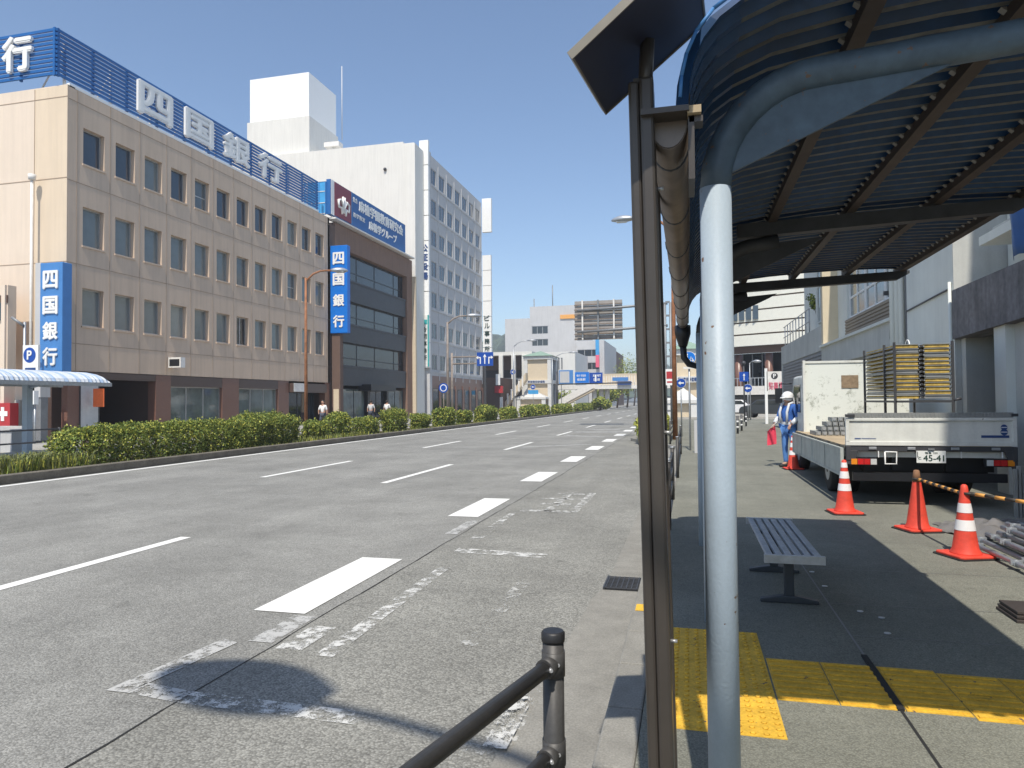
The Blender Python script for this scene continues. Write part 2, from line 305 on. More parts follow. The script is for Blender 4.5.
def sph(name, m, pts, edges, radii, parent=None, sub=2):
    me = bpy.data.meshes.new(name); me.from_pydata([Vector(p) for p in pts], edges, [])
    o = bpy.data.objects.new(name, me); col.objects.link(o)
    k = o.modifiers.new('skin', 'SKIN'); k.use_smooth_shade = True
    if not me.skin_vertices:
        raise RuntimeError('no skin layer')
    for i, r in enumerate(radii):
        me.skin_vertices[0].data[i].radius = (r, r) if not isinstance(r, tuple) else r
        me.skin_vertices[0].data[i].use_root = (i == 0)
    sb = o.modifiers.new('sub', 'SUBSURF'); sb.levels = sub; sb.render_levels = sub
    dg = bpy.context.evaluated_depsgraph_get(); dg.update(); m2 = bpy.data.meshes.new_from_object(o.evaluated_get(dg))
    o.modifiers.clear(); o.data = m2; m2.materials.clear(); m2.materials.append(M[m])
    for p in m2.polygons: p.use_smooth = True
    if parent: o.parent = parent
    return o

# ================================================================ SETTING
SIDE = 0.0; RD = -0.12
struct(MB().box(-900, 900, -60, 2500, -1.2, -.30).build('ground', 'ground'))
b = MB(); b.face([(-14.0,-20,RD),(-2.8,-20,RD),(-2.8,330,RD),(-14.0,330,RD)]); b.face([(-26,330,RD),(-26,300,RD),(14,300,RD),(14,330,RD)]) if 0 else None
struct(b.build('road', 'road'))
b = MB(); b.face([(-2.8,-20,RD),(-.42,-20,RD),(-.42,24,RD),(-2.8,24,RD)]); b.face([(-2.8,24,RD),(-.42,24,RD),(-2.3,29,RD),(-2.8,29,RD)])
struct(b.build('bus_bay_asphalt', 'bay'))
b = MB(); b.box(-60, -16.4, -20, 330, -.3, RD); struct(b.build('side_road', 'farpave'))
b = MB(); b.box(-2.8, -2.3, 29, 330, -.2, RD-.001); struct(b.build('road_margin', 'bay'))
# narrow crack along the resurfaced edge
b = MB(); y = -3.; x = -2.8; pts = []
while y < 60: pts.append((x + random.uniform(-.012,.012), y)); y += random.uniform(.15,.5)
for (xa, ya), (xb, yb) in zip(pts, pts[1:]): q = .003 + random.random()*.006; b.face([(xa-q,ya,RD+.003),(xa+q,ya,RD+.003),(xb+q,yb,RD+.003),(xb-q,yb,RD+.003)])
struct(b.build('road_joint', 'seam'))
# sidewalk
b = MB(); b.prism([(-.24,-20,-.3),(9,-20,-.3),(9,57,-.3),(-2.1,57,-.3),(-2.1,29,-.3),(-.24,24,-.3)], (0,0,.3)); struct(b.build('sidewalk', 'pave'))
b = MB(); b.prism([(-2.1,63,-.3),(30,63,-.3),(30,330,-.3),(-2.1,330,-.3)], (0,0,.3)); struct(b.build('far_sidewalk', 'farpave'))
b = MB(); b.face([(-2.3,57,RD+.002),(60,57,RD+.002),(60,63,RD+.002),(-2.3,63,RD+.002)]); struct(b.build('side_street', 'farpave'))
b = MB(); y = -6.
while y < 24:
    b.box(-.42, -.243, y+.004, y+.596, -.28, .0, 'concrete'); y += .6
b.prism([(-.42,24,-.28),(-.243,24,-.28),(-2.1,29,-.28),(-2.3,29,-.28)], (0,0,.28)); b.box(-2.3,-2.103,29.005,57,-.28,.0)
struct(b.build('kerb', 'concrete', bevel=.012))
b = MB(); b.prism([(-.80,-6,-.2),(-.423,-6,-.2),(-.423,6.66,-.2),(-.76,6.66,-.2),(-.76,6.12,-.2),(-.80,5.9,-.2),(-.84,4.6,-.2)], (0,0,.2+RD+.012)); b.box(-.9,-.80,-6,4.1,-.2,RD+.004)
struct(b.build('gutter', 'concrete'))
b = MB(); b.face([(-.74,6.66,RD+.004),(-.42,6.66,RD+.004),(-.42,24,RD+.004),(-.70,24,RD+.004)]); struct(b.build('gutter_edge', 'concrete'))
# drain grate
t = thing('drain_grate', 'square black iron drain grate set in the concrete gutter by the kerb', 'drain grate', (-.57, 6.4, RD)); gy = 6.18; hx = .165
MB().box(-.57-hx,-.57+hx,gy,gy+.42,RD+.010,RD+.016).build('pit', 'dark', t)
b = MB()
for i in range(8): x = -.57-hx+.01 + i*.0447; b.box(x-.004, x+.004, gy+.01, gy+.41, RD+.024, RD+.034)
for i in range(9): y = gy+.015 + i*.048; b.box(-.57-hx,-.57+hx, y-.004, y+.004, RD+.024, RD+.033)
b.box(-.57-hx-.014,-.57-hx,gy,gy+.42,RD+.01,RD+.036); b.box(-.57+hx-.018,-.57+hx-.004,gy,gy+.42,RD+.011,RD+.037)
b.build('grating', 'dgrey', t)
# paving joints, one long slot and a few cross cuts
b = MB(); b.face([(.995,-2,.003),(1.009,-2,.003),(1.009,3.9,.003),(.995,3.9,.003)]); b.box(.985,1.017,3.86,4.62,-.005,.0125); b.build('paving_slot', 'seam')['kind'] = 'structure'
b = MB(); b.face([(1.0,4.6,.004),(1.012,4.6,.004),(1.012,7.2,.004),(1.0,7.2,.004)])
for y in (5.0, 5.75, 6.9, 8.3, 10.6): b.face([(1.02,y,.003),(3.9,y+.03,.003),(3.9,y+.036,.003),(1.02,y+.008,.003)])
for y in (7.9, 12.4, 15, 18, 22, 27, 33): b.face([(-.2,y,.003),(2.4 if y > 9 else .9,y+.02,.003),(2.4 if y > 9 else .9,y+.027,.003),(-.2,y+.007,.003)])
b.build('paving_joints', 'seam_l')['kind'] = 'structure'
b = MB()
for x, y in ((1.07,6.26),(1.19,5.58),(1.3,5.45),(1.25,5.1),(1.05,6.75)): b.tube([(x,y,.001),(x,y,.005)],.022,14)
b.build('paving_studs', 'galv')['kind'] = 'structure'
# tactile paving: warning studs and guiding bars
b = MB()
def stud_tile(x, y, s=.30):
    b.box(x+.003, x+s-.003, y+.003, y+s-.003, -.01, .004)
    for i in range(5):
        for j in range(5):
            cx, cy = x+.03+.06*i, y+.03+.06*j
            b.tube([(cx,cy,.004),(cx,cy,.011)], [.0145,.010], 8)
def bar_tile(x, y, s=.30):
    b.box(x+.003, x+s-.003, y+.003, y+s-.003, -.01, .004)
    for j in range(4): yy = y+.0375+.075*j; b.box(x+.015, x+s-.015, yy-.013, yy+.013, .004, .011)
for i in range(2):
    for j in range(5): stud_tile(-.18+.30*i, 3.42+.30*j)
for i in range(13):
    if .985 < .42+.3*i+.15 < 1.0: continue
    for j in range(2): bar_tile(.425+.30*i, 3.86+.30*j - .035*(i>2))
struct(b.build('tactile_paving', 'yellow'))
b = MB(); b.face([(-.40,5.25,.003),(-.24,5.25,.003),(-.24,5.42,.003),(-.40,5.42,.003)]); struct(b.build('yellow_kerb_mark', 'yellow'))
# road markings
def mark(name, quads, m, z=.004):
    b = MB()
    for q in quads: b.face([(x, y, RD+z) for x, y in q])
    return struct(b.build(name, m))
Q = lambda x0,x1,y0,y1: [(x0,y0),(x1,y0),(x1,y1),(x0,y1)]
mark('edge_line', [Q(-13.85,-13.68,-10,300)], 'paint')
b1 = []; y = -7.2
ys = [(-2.5,7.5) , (13.4,17.3)]
y = 2.45
mark('lane_dash', [Q(-6.2,-6.05,2.6,7.55)], 'paint')
y = 13.4
while y < 200: mark('lane_dash', [Q(-6.2,-6.05,y,y+4.3)], 'paint'); y += 9.9
y = 14
while y < 200: mark('lane_dash', [Q(-9.42,-9.27,y,y+4.3)], 'paint'); y += 9.9
for y0, y1 in ((5.0,6.95),(9.7,11.6),(14.2,16.1),(18.9,20.8),(23.6,25.5),(28.3,30.2),(33,34.9),(37.7,39.6),(42.4,44.3),(47.1,49),(51.8,53.7),(56.5,58.4),(61,63),(66,68)):
    mark('broad_dash', [Q(-3.42,-2.96,y0,y1)], 'paint', .006)
mark('worn_line', [[(-3.32,3.42),(-3.17,3.42),(-3.07,4.30),(-3.22,4.36)], [(-3.17,3.42),(-2.8,3.37),(-2.8,3.52),(-3.17,3.57)], [(-3.02,4.35),(-2.83,4.35),(-2.83,4.95),(-3.02,4.95)], [(-3.0,8.4),(-2.84,8.4),(-2.84,9.4),(-3.0,9.4)]], 'paint_grey', .005)
mark('worn_bay_marking', [[(-2.8,3.37),(-1.7,3.35),(-1.7,3.50),(-2.8,3.52)], [(-2.42,4.2),(-2.28,4.2),(-2.34,6.7),(-2.46,6.7)], Q(-2.75,-2.55,4.25,4.75), [(-2.55,7.4),(-1.5,7.32),(-1.5,7.52),(-2.55,7.62)],
    Q(-2.5,-1.72,10.35,10.55), Q(-2.35,-1.85,11.1,11.25), Q(-2.45,-1.75,11.7,11.85), Q(-2.15,-2.02,10.4,12.6), Q(-1.75,-1.62,10.4,12.6), Q(-2.3,-1.8,12.35,12.5), Q(-2.6,-2.5,9.2,10.2)], 'worn', .005)
mark('faint_bay_marking', [Q(-1.55,-1.42,4.6,6.3), Q(-2.6,-2.45,8,9.4), Q(-1.2,-1.05,2.0,3.4), Q(-2.5,-1.2,14.8,15), Q(-2.4,-1.2,17.3,17.5), Q(-1.0,-.84,3.2,4.05)], 'worn2', .005)
mark('kerbside_paint_remnant', [Q(-.98,-.86,3.25,3.85)], 'worn', .02)
mark('zebra_hatching', [[(-5.8,24.5),(-3.6,26.5),(-3.6,26.9),(-5.8,24.9)], [(-5.8,33),(-3.7,31.6),(-3.7,32.1),(-5.8,33.5)], [(-5.8,36.5),(-2.6,36.5),(-2.6,37.3),(-5.8,37.3)], Q(-5.6,-3.8,40,40.8)], 'paint_grey', .005)
mark('asphalt_patch', [Q(-5.7,-3.0,34.2,35.2), Q(-4.6,-3.5,43,44.5)], 'bay', .004)
# median
b = MB(); b.box(-14.32,-14.05,11.0,120,-.25,.07); struct(b.build('median_kerb', 'oldkerb', bevel=.015))
struct(MB().box(-16.4,-14.32,11.0,120,-.25,-.02).build('median_strip', 'soil'))
struct(MB().box(-27,-19.2,-20,330,-.25,.0).build('opposite_sidewalk', 'farpave'))
b = MB(); b.box(-22,-14.05,8.5,11,-.25,-.0); struct(b.build('median_end', 'farpave'))

# light summer haze
b = MB().box(-950, 950, -70, 2550, -2.2, 58).build('haze', None); b['kind'] = 'stuff'; b.display_type = 'WIRE'
hm = bpy.data.materials.new('haze'); hm.use_nodes = True; hn = hm.node_tree; hn.nodes.remove(hn.nodes['Principled BSDF'])
pv = hn.nodes.new('ShaderNodeVolumePrincipled'); pv.inputs['Color'].default_value = (.86,.92,1,1); pv.inputs['Density'].default_value = .0009; pv.inputs['Anisotropy'].default_value = .2
hn.links.new(pv.outputs[0], hn.nodes['Material Output'].inputs['Volume']); b.data.materials.append(hm)
# ---------------------------------------------------------------- foliage
def leaves(mb, n, sample, size, mats, rnd=random, flat=0):
    ks = [mb.mi(m) for m in mats]
    for _ in range(n):
        p, nrm = sample()
        p = Vector(p); a = Vector((rnd.gauss(0,1), rnd.gauss(0,1), rnd.gauss(0,1)*(1-flat))).normalized(); c = a.cross(Vector((rnd.gauss(0,1), rnd.gauss(0,1), rnd.gauss(0,1)))).normalized()
        s_ = size * rnd.uniform(.6, 1.35)
        v = [mb.b.verts.new(q) for q in (p - a*s_, p - c*s_*.5, p + a*s_, p + c*s_*.5)]
        mb.b.faces.new(v).material_index = rnd.choices(range(len(ks)), weights=[5,3,3][:len(ks)])[0] + ks[0]
def lump(x, y, ph, f): return .5*math.sin(x*f+ph)+.3*math.sin(y*f*1.7+ph*2.1)+.2*math.sin((x+y)*f*2.9+ph*.7)
def hedge_bush(x0, x1, y0, y1, z, label, dens=900, size=.035, mats=('leaf','leaf2','leaf3'), group='clipped hedge bushes on the median', cat='hedge'):
    t = thing('hedge_bush', label, cat, ((x0+x1)/2, (y0+y1)/2, -.02), group=group)
    ph = random.uniform(0, 9); b = MB(); rc = random.Random(int(y0*31))
    Lx, Ly = (x1-x0)/2, (y1-y0)/2; cx, cy = (x0+x1)/2, (y0+y1)/2
    def surf(inset):
        # point on a rounded box shell
        area = rc.random()*(Lx*2*Ly*2 + 2*Ly*2*z + 2*2*Lx*z)
        u, v = rc.uniform(-1,1), rc.uniform(-1,1)
        if area < Lx*Ly*4: p = [u, v, 1]
        elif area < Lx*Ly*4 + 4*Ly*z: p = [rc.choice((-1,1)), u, abs(v)]
        else: p = [u, rc.choice((-1,1)), abs(v)]
        k = (abs(p[0])**6 + abs(p[1])**(6) + abs(p[2])**6) ** (1/6)
        g = 1 + .14*lump(cx+p[0]*Lx+p[2], cy+p[1]*Ly, ph, 3.1) + .08*lump(cy+p[1]*Ly, p[2]*z, ph+3, 9) - inset + rc.gauss(0,.05)
        mz = z*(p[2]/k)*(1 + .10*lump(cx+p[0]*Lx, cy+p[1]*Ly, ph+1, 2.3) + .06*lump(cx+p[0]*Lx, cy+p[1]*Ly, ph+5, 8) - inset + rc.gauss(0,.045))
        taper = .86 + .14*p[2]
        ex = (1-(1-g)*1) 
        return ((cx + p[0]/k*(Lx + (g-1)*.8)*taper, cy + p[1]/k*(Ly + (g-1)*.8)*(taper if Ly < 1 else 1), max(.0, mz)), None)
    A = 4*Lx*Ly + 4*Ly*z + 4*Lx*z
    leaves(b, int(A*dens), lambda: surf(0), size, mats)
    leaves(b, int(A*dens*.5), lambda: surf(.12), size*1.3, mats)
    b.build('crown', None, t)
    b = MB()   # branches under the leaf shell
    n = max(3, int(Ly*2*2.5))
    for i in range(n):
        yy = y0 + (i+.5)/n*(y1-y0); 
        for q in range(3): b.tube([(cx+rc.uniform(-.1,.1),yy,-.02),(cx+rc.uniform(-Lx,Lx)*.5,yy+rc.uniform(-.2,.2),z*.5),(cx+rc.uniform(-Lx,Lx)*.8,yy+rc.uniform(-.3,.3),z*.85)],[.02,.013,.006],5)
    b.build('branches', 'bark', t)
    return t
hedge_bush(-15.9,-14.55,14.1,21.6,.95,'long sunlit clipped hedge at the near end of the median',1000,.034)
hedge_bush(-15.9,-14.6,21.4,24.5,1.12,'taller darker bush closing the near hedge just before the rusty lamp post',1000,.036,('leaf3','leaf','leaf2'))
hb = [(25.8,26.9,.78),(27.6,29.0,.98),(30.3,31.8,.80),(33.4,35.3,1.12),(37.4,38.9,.85),(41,43.5,1.1),(45.6,47.2,.9),(50,54,1.15),(57,60.5,.95),(64,76,1.05),(80,92,1.0),(96,117,1.0)]
names = ['first small yellow-green bush past the rusty lamp post','rounded bush second past the rusty lamp post','bush third in line past the rusty lamp post','dark rounded bush in front of the black banded building','bush just right of the dark one before the black banded building','bush below the grey banded wall end','bush before the white office tower entrance','dense bush before the foot of the white office tower','bush below the lane arrow sign','long hedge section before the lift tower','long distant hedge section left of the footbridge stairs','farthest low hedge section by the footbridge pier']
for (y0, y1, z), nm in zip(hb, names):
    hedge_bush(-15.55,-14.7,y0,y1,z,nm, 620 if y0 < 40 else 300 if y0 < 60 else 110, .045 if y0 < 40 else .07 if y0 < 60 else .11)
def grass_clump(x0,x1,y0,y1,h,n,name='grass_clump',label=''):
    b = MB(); 
    for _ in range(n):
        x, y = random.uniform(x0,x1), random.uniform(y0,y1); hh = h*random.uniform(.5,1.1); a = random.uniform(0,6.28); l_ = hh*random.uniform(.2,.9)
        d = Vector((math.cos(a), math.sin(a), 0)); s_ = Vector((-d.y, d.x, 0))*.012; p = Vector((x,y,-.02))
        b.face([p-s_, p+s_, p+d*l_*.4+Vector((0,0,hh*.75))+s_*.7, p+d*l_*.4+Vector((0,0,hh*.75))-s_*.7], random.choice(('grass','leaf','leaf2')))
        b.face([p+d*l_*.4+Vector((0,0,hh*.75))-s_*.7, p+d*l_*.4+Vector((0,0,hh*.75))+s_*.7, p+d*l_+Vector((0,0,hh*.85))], 'grass')
    o = b.build(name); o['kind'] = 'stuff'; return o
grass_clump(-15.9,-14.35,12.3,14.5,.5,2600,'tall_grass')
grass_clump(-15.9,-14.35,23.6,30,.30,1800,'verge_grass')
grass_clump(-15.0,-14.35,14,60,.16,3000,'weeds')
hedge_bush(-16.2,-15.1,11.2,12.3,.5,'low ragged bush at the left edge of the picture on the median end',800,.04,('leaf','grass','leaf3'),'low bushes')

def tree(name, label, x, y, h, r, n, size, trunk=.15, mats=('leaf','leaf2','leaf3'), z0=0, group='trees around the footbridge', cr=.55):
    t = thing(name, label, 'tree', (x, y, z0), group=group); rc = random.Random(int(x*13+y*7))
    b = MB(); tips = []
    b.tube([(x,y,z0),(x+.1*r,y,z0+h*.3),(x,y,z0+h*.65)],[trunk,trunk*.75,trunk*.4],8)
    for i in range(9):
        a = i*2.4; e = rc.uniform(.35,.95); q = Vector((x+math.cos(a)*r*e*.8, y+math.sin(a)*r*e*.8, z0+h*(cr+.36*rc.random())))
        b.tube([(x,y,z0+h*(.25+.03*i)), q*.6+Vector((x,y,z0+h*.45))*.4, q],[trunk*.4,trunk*.25,trunk*.1],5); tips.append((q, r*rc.uniform(.38,.6)))
    b.build('trunk', 'bark', t)
    b = MB()
    def smp():
        q, rr = rc.choice(tips); d = Vector((rc.gauss(0,1),rc.gauss(0,1),rc.gauss(0,.8))).normalized()*rr*(rc.random()**.35); return (q+d, None)
    leaves(b, n, smp, size, mats, rc)
    b.build('crown', None, t); return t

# ================================================================ BANK
def loc(t, p): return Vector(p) - t.location
BX = -27.0
bank = thing('bank_building', 'tan panelled bank with three rows of windows and a blue louvred roof sign', 'building', (-38, 37, 0))
b = MB(); F = lambda u, v, w_: (BX - w_, u, v)
us = [25.5]; vs = [3.1]; holes = set(); p = 1.895
for c in range(12):
    a = 26.36 + c*p; us += [a, a+1.22]
us.append(49.3)
for r_, (z0, z1) in enumerate(((5.2,6.95),(8.92,10.72),(12.72,14.4))): vs += [z0, z1]
vs.append(16.0)
for c in range(12):
    for r_ in range(3): holes.add((1+2*c, 1+2*r_))
facade(b, F, us, vs, holes, .32, 'tan')
b.box(-55, BX-.33, 25.9, 49.3, 3.1, 15.6, 'tanpink')
b.box(BX-.33, BX, 49.05, 49.3, 3.1, 16, 'tan'); 
b.box(-55, BX-.005, 25.6, 49.3, 15.7, 15.95, 'tan')
b.box(-55, BX-.34, 25.9, 49.3, 3.06, 3.1, 'granite_d')
b.build('wall', None, bank)
# the end wall facing the crossing, plain render with a warmer corner strip
b = MB(); b.face([(BX,25.5,3.1),(-28.83,25.5,3.1),(-28.83,25.5,16.02),(BX,25.5,16.02)], 'tanlight'); b.face([(-28.83,25.5,0),(-34,25.5,0),(-34,25.5,16.02),(-28.83,25.5,16.02)], 'tanpink'); b.box(-34,BX,25.5,25.9,16.02,16.06,'tanpink')
b.build('end_wall', None, bank)
b = MB()
for c in range(13):
    y = 26.36 - .34 + c*p; b.box(BX, BX+.012, y-.010, y+.010, 3.1, 16)
for z in (4.35, 8.0, 11.75, 15.45): b.box(BX, BX+.011, 25.5, 49.3, z-.014, z+.014)
b.box(-34, BX, 25.488, 25.5, 11.8, 11.835); b.box(-34, BX, 25.488, 25.5, 8.0, 8.03); b.box(-28.85,-28.82,25.487,25.5,0,16); b.box(-34, BX, 25.488, 25.5, 15.5, 15.53)
b.build('panel_joints', 'joint', bank)
wins = {}
for r_, (z0, h_) in enumerate(((5.2,1.75),(8.92,1.8),(12.72,1.68))):
    proto = None
    for c in range(12):
        y = 26.36 + c*p + .61; L_ = loc(bank, (BX-.26, y, z0))
        if proto is None: proto = make_window(bank, 1.2, h_, 'alu', 'blind' if r_ < 2 else 'glassb', sill=.26, loc=L_, t=.06)
        elif (r_*5+c*3) % 7 == 2: make_window(bank, 1.2, h_, 'alu', ('blind_l','blind_d','blind')[r_], sill=.26, loc=L_, t=.06)
        elif (r_*3+c*5) % 11 == 4: make_window(bank, 1.2, h_, 'alu', 'blind_d', trans=(.45,), sill=.26, loc=L_, t=.06)
        elif r_ == 0 and c in (6,): make_window(bank, 1.2, h_, 'alu', 'glass', mull=(.5,), sill=.26, loc=L_, t=.06)
        else: dup(proto, loc=L_, parent=bank)
# ground floor
b = MB()
b.box(-29.6,-27.9,25.62,26.6,0,3.06,'granite_d'); b.box(BX-.35,BX-.02,25.62,26.25,0,3.08,'granite')
b.box(BX-.5,BX-.02,31.0,32.1,0,3.08,'granite'); b.box(BX-.5,BX-.02,36.4,38.0,0,3.08,'granite'); b.box(BX-.5,BX-.02,42.3,43.6,0,3.08,'granite'); b.box(BX-.5,BX-.02,48.6,49.3,0,3.08,'granite')
b.box(BX-.5,BX-.03,32.1,42.3,2.5,3.07,'granite_d'); b.box(BX-.5,BX-.03,32.1,42.3,0,.5,'granite_d')
b.box(-34,BX-4.2,26.6,49.2,0,3.06,'dark'); b.box(BX-4.2,BX-.5,31.2,31.4,0,3.06,'granite_d'); b.box(BX-.52,BX-.03,26.25,31,2.75,3.07,'granite_d')
b.build('ground_floor', None, bank)
for y0, y1 in ((32.1,36.4),(38,42.3)):
    make_window(bank, y1-y0, 2.0, 'alu', 'shopglass', mull=(.33,.66), loc=loc(bank,(BX-.25,(y0+y1)/2,.5)), name='shop_window')
make_window(bank, 4.7, 2.6, 'dgrey', 'glass', mull=(.25,.5,.75), loc=loc(bank,(BX-.9,46.1,0)), name='entrance_door')
make_window(bank, 2.4, 2.9, 'alu', 'glassb', mull=(.5,), trans=(.4,), loc=loc(bank,(BX-3.2,28.3,0)), name='entrance_door')
b = MB().box(BX-.35,BX+.25,43.7,48.4,2.3,2.95,'granite_d'); b.box(BX-.2,BX+.27,43.8,45.2,2.35,2.95,'cream_s'); b.build('door_canopy', None, bank)
# rooftop louvre sign
b = MB()
def louvre(b, p0, p1, z0, z1, n=11):
    d = (Vector(p1)-Vector(p0)); L_ = d.length; d.normalize(); nrm = Vector((d.y,-d.x,0)); ro = Matrix.Rotation(math.atan2(d.y, d.x), 3, 'Z')
    for i in range(n):
        z = z0 + (z1-z0)*(i+.2)/n; c = (Vector(p0)+Vector(p1))/2; b.box(c.x-L_/2, c.x+L_/2, c.y-.04, c.y+.04, z, z+(z1-z0)/n*.62, 'blue', rot=ro, piv=(c.x,c.y,z))
    k = int(L_/2.0)
    for i in range(k+1):
        q = Vector(p0) + d*L_*i/k - nrm*.10; b.box(q.x-.05,q.x+.05,q.y-.05,q.y+.05,z0,z1,'blue')
louvre(b, (BX-.42,25.3,0), (BX-.42,48.3,0), 16.42, 18.62)
louvre(b, (-42,25.3,0), (BX-.44,25.3,0), 16.42, 18.62)
lou = b.build('roof_sign', None, bank)
b = MB()
for i in range(9):
    y = 25.9+i*2.65; b.box(BX-.66,BX-.56,y-.05,y+.05,15.95,18.2); b.tube([(BX-.6,y,16.05),(BX-1.9,y,15.9)],.04,6); b.tube([(BX-.6,y,18.0),(BX-2.1,y,15.95)],.04,6)
b.box(BX-.16,BX-.0,25.6,47.7,16.02,16.16,'white'); b.build('sign_frame', 'steelw', bank)
for ch, (px0, px1, pt, pb) in zip('四国銀行', ((139,171,76,123),(186,212,103,145),(224,249,126,163),(259,281,149,181))):
    a = atx(px0, (pt+pb)/2, BX-.3); c = atx(px1, (pt+pb)/2, BX-.3); b = MB()
    textmesh(b, ch, (BX-.37, a.y, 16.72), c.y-a.y, 1.6, '+X', .14, .06); b.build('letter', None, bank)
b = MB(); textmesh(b, '行', (-30.25, 25.22, 16.8), 1.6, 1.55, '-Y', .14, .06); b.build('letter', None, bank)
for k_, ch in enumerate('四国銀'):
    b = MB(); textmesh(b, ch, (-38.8+k_*2.85, 25.22, 16.8), 1.45, 1.45, '-Y', .14, .06); b.build('letter', None, bank)
# corner blade sign
def blade(name, label, x0, x1, y, z0, z1, chars, m='blue2', side='cream_s', th=.5, bold=.05, frac=.62, lm='white', parent=None):
    t = thing(name, label, 'sign', ((x0+x1)/2, y+th/2, z0)); b = MB(); b.box(x0, x1, y, y+th, z0, z1, m); b.build('sign_box', None, t, bevel=.03)
    s_ = (x1-x0)*frac; n = len(chars); st = (z1-z0-.3)/n; b = MB()
    for i, ch in enumerate(chars): textmesh(b, ch, ((x0+x1)/2 - s_/2, y-.01, z1-.2-st*(i+.5)-s_/2), s_, s_, '-Y', .05, bold, lm)
    b.build('lettering', None, t); return t
t = blade('blade_sign', 'faded blue upright sign with white characters at the near corner of the tan bank', -27.35, -26.15, 24.5, 3.0, 7.75, '四国銀行', 'bluef')
b = MB(); b.box(-27.72,-27.4,24.6,25.1,1.9,7.8,'wallg'); b.box(-27.7,-27.42,24.65,25.0,0,1.9,'grey'); b.build('post', None, t)
t = blade('blade_sign', 'bright blue upright sign with white characters at the far corner of the tan bank', -26.95, -25.5, 49.35, 6.95, 13.8, '四国銀行', 'blue2')
b = MB(); b.box(-26.9,-26.2,49.5,50.0,0,6.95,'brownd'); b.box(-26.75,-26.3,49.44,49.5,.8,2.6,'beige'); b.build('post', None, t)
t = thing('wall_box_sign', 'small white box with a black display hanging on the bank wall above the entrance', 'sign', (BX+.3,32.5,3.6))
b = MB(); b.box(BX+.02,BX+.8,31.85,32.2,3.5,4.05,'cream_s'); b.box(BX+.1,BX+.72,31.84,31.85,3.58,3.95,'black'); b.build('box', None, t)
t = thing('hanging_banner', 'small orange banner hanging at the bank entrance', 'banner', (-26.9,26.9,2)); MB().box(-26.9,-26.3,26.9,26.93,1.45,2.3).build('cloth', 'orange', t)
t = thing('poster_stand', 'glass poster case at the bank entrance corner', 'poster case', (-27,27.6,0)); b = MB(); b.box(-27.1,-27.0,26.3,27.3,.5,2.6,'poster'); b.box(-27.12,-26.98,26.25,26.3,0,2.7,'dgrey'); b.box(-27.12,-26.98,27.3,27.35,0,2.7,'dgrey'); b.build('case', None, t)

# ================================================================ BLACK BANDED BUILDING
b2 = thing('banded_building', 'brown framed building with black bands and ribbon windows under a blue roof billboard', 'building', (-34, 57, 0))
b = MB(); X2 = -27.2
b.box(-45, X2-1.2, 50.3, 64.9, 0, 15.0, 'dark'); b.box(-45, X2+.15, 49.4, 50.3, 0, 15.6, 'brownd'); b.box(-45, X2+.16, 50.3, 66.3, 14.05, 15.9, 'brownw'); b.box(-45, X2+.14, 65.0, 66.3, 0, 14.05, 'brownw')
b.box(X2-.8,X2+.5,66.35,66.65,0,14.3,'beige'); b.box(-40, X2-.2,66.35,67.2,0,14.8,'brownw'); b.build('wall', None, b2)
for z0, z1 in ((9.98,11.72),(6.52,8.08),(2.95,4.55)):
    b = MB(); b.box(X2-.5, X2+.02, 50.9, 64.9, z0, z1); b.box(X2-.3, X2+.08, 50.9, 64.9, z1-.12, z1+.02, 'dgrey'); b.build('band', 'black', b2)
for z0, z1 in ((11.74,14.0),(8.1,9.96),(4.57,6.5)):
    make_window(b2, 14.2, z1-z0, 'black', 'glass', mull=(.05,.3,.55,.85,.95), trans=(.35,), loc=loc(b2,(X2-.35,57.8,z0)), name='ribbon_window', t=.09)
b = MB(); b.box(X2-.9,X2-.3,50.9,52.2,0,2.9,'dark'); b.box(X2-.4,X2,60.4,60.8,0,2.9,'black'); b.box(X2-.4,X2,56.4,56.9,0,2.9,'black'); b.box(X2-.42,X2+.9,55.2,60.5,2.55,3.1,'black'); b.build('porch', None, b2)
for y0, y1, pn in ((52.3,56.3,'shopglass'),(57,60.3,'glass'),(60.9,64.8,'shopglass')): make_window(b2, y1-y0, 2.5, 'black', pn, mull=(.5,), loc=loc(b2,(X2-.3,(y0+y1)/2,.2)), name='shop_window')
t = thing('roof_billboard', 'blue rooftop billboard with white characters and a dark red emblem panel', 'billboard', (-26.9, 56.7, 15.9))
b = MB(); b.box(-27.3,-26.95,49.4,64.4,16.35,19.1,'blue'); b.box(-26.95,-26.93,49.5,50.0,16.35,19.1,'white'); b.box(-29.2,-27.3,49.3,49.4,16.3,18.9,'sky'); b.box(-26.95,-26.92,52.9,53.0,16.35,19.1,'sky')
for z in (16.35,17.2,18.1,18.9): b.box(-29.2,-27.3,49.26,49.3,z,z+.05,'cream_s')
for x in (-29.2,-28.6,-27.9,-27.35): b.box(x,x+.05,49.26,49.3,16.3,18.9,'bluef')
b.build('panel', None, t)
b = MB()
b.box(-26.95,-26.9,50.05,52.85,16.4,19.05); b.build('emblem_panel', 'red', t)
b = MB()
for sgn in (-1,1):
    b.tube([(-26.86,51.45,17.2),(-26.86,51.45+sgn*.5,17.9),(-26.86,51.45+sgn*.9,17.75),(-26.86,51.45+sgn*.85,17.2),(-26.86,51.45+sgn*.4,17.25),(-26.86,51.45+sgn*.3,16.75)],.11,6)
    b.tube([(-26.86,51.45+sgn*.1,16.9),(-26.86,51.45+sgn*.15,18.2)],.09,6)
b.build('emblem', 'white', t)
b = MB(); textmesh(b, '麻植学園教育研究会', (-26.94,54.3,17.85),9.4,.92,'+X',.04,.05); textmesh(b, '麻植学グループ', (-26.94,56.2,16.75),6.0,.75,'+X',.04,.05)
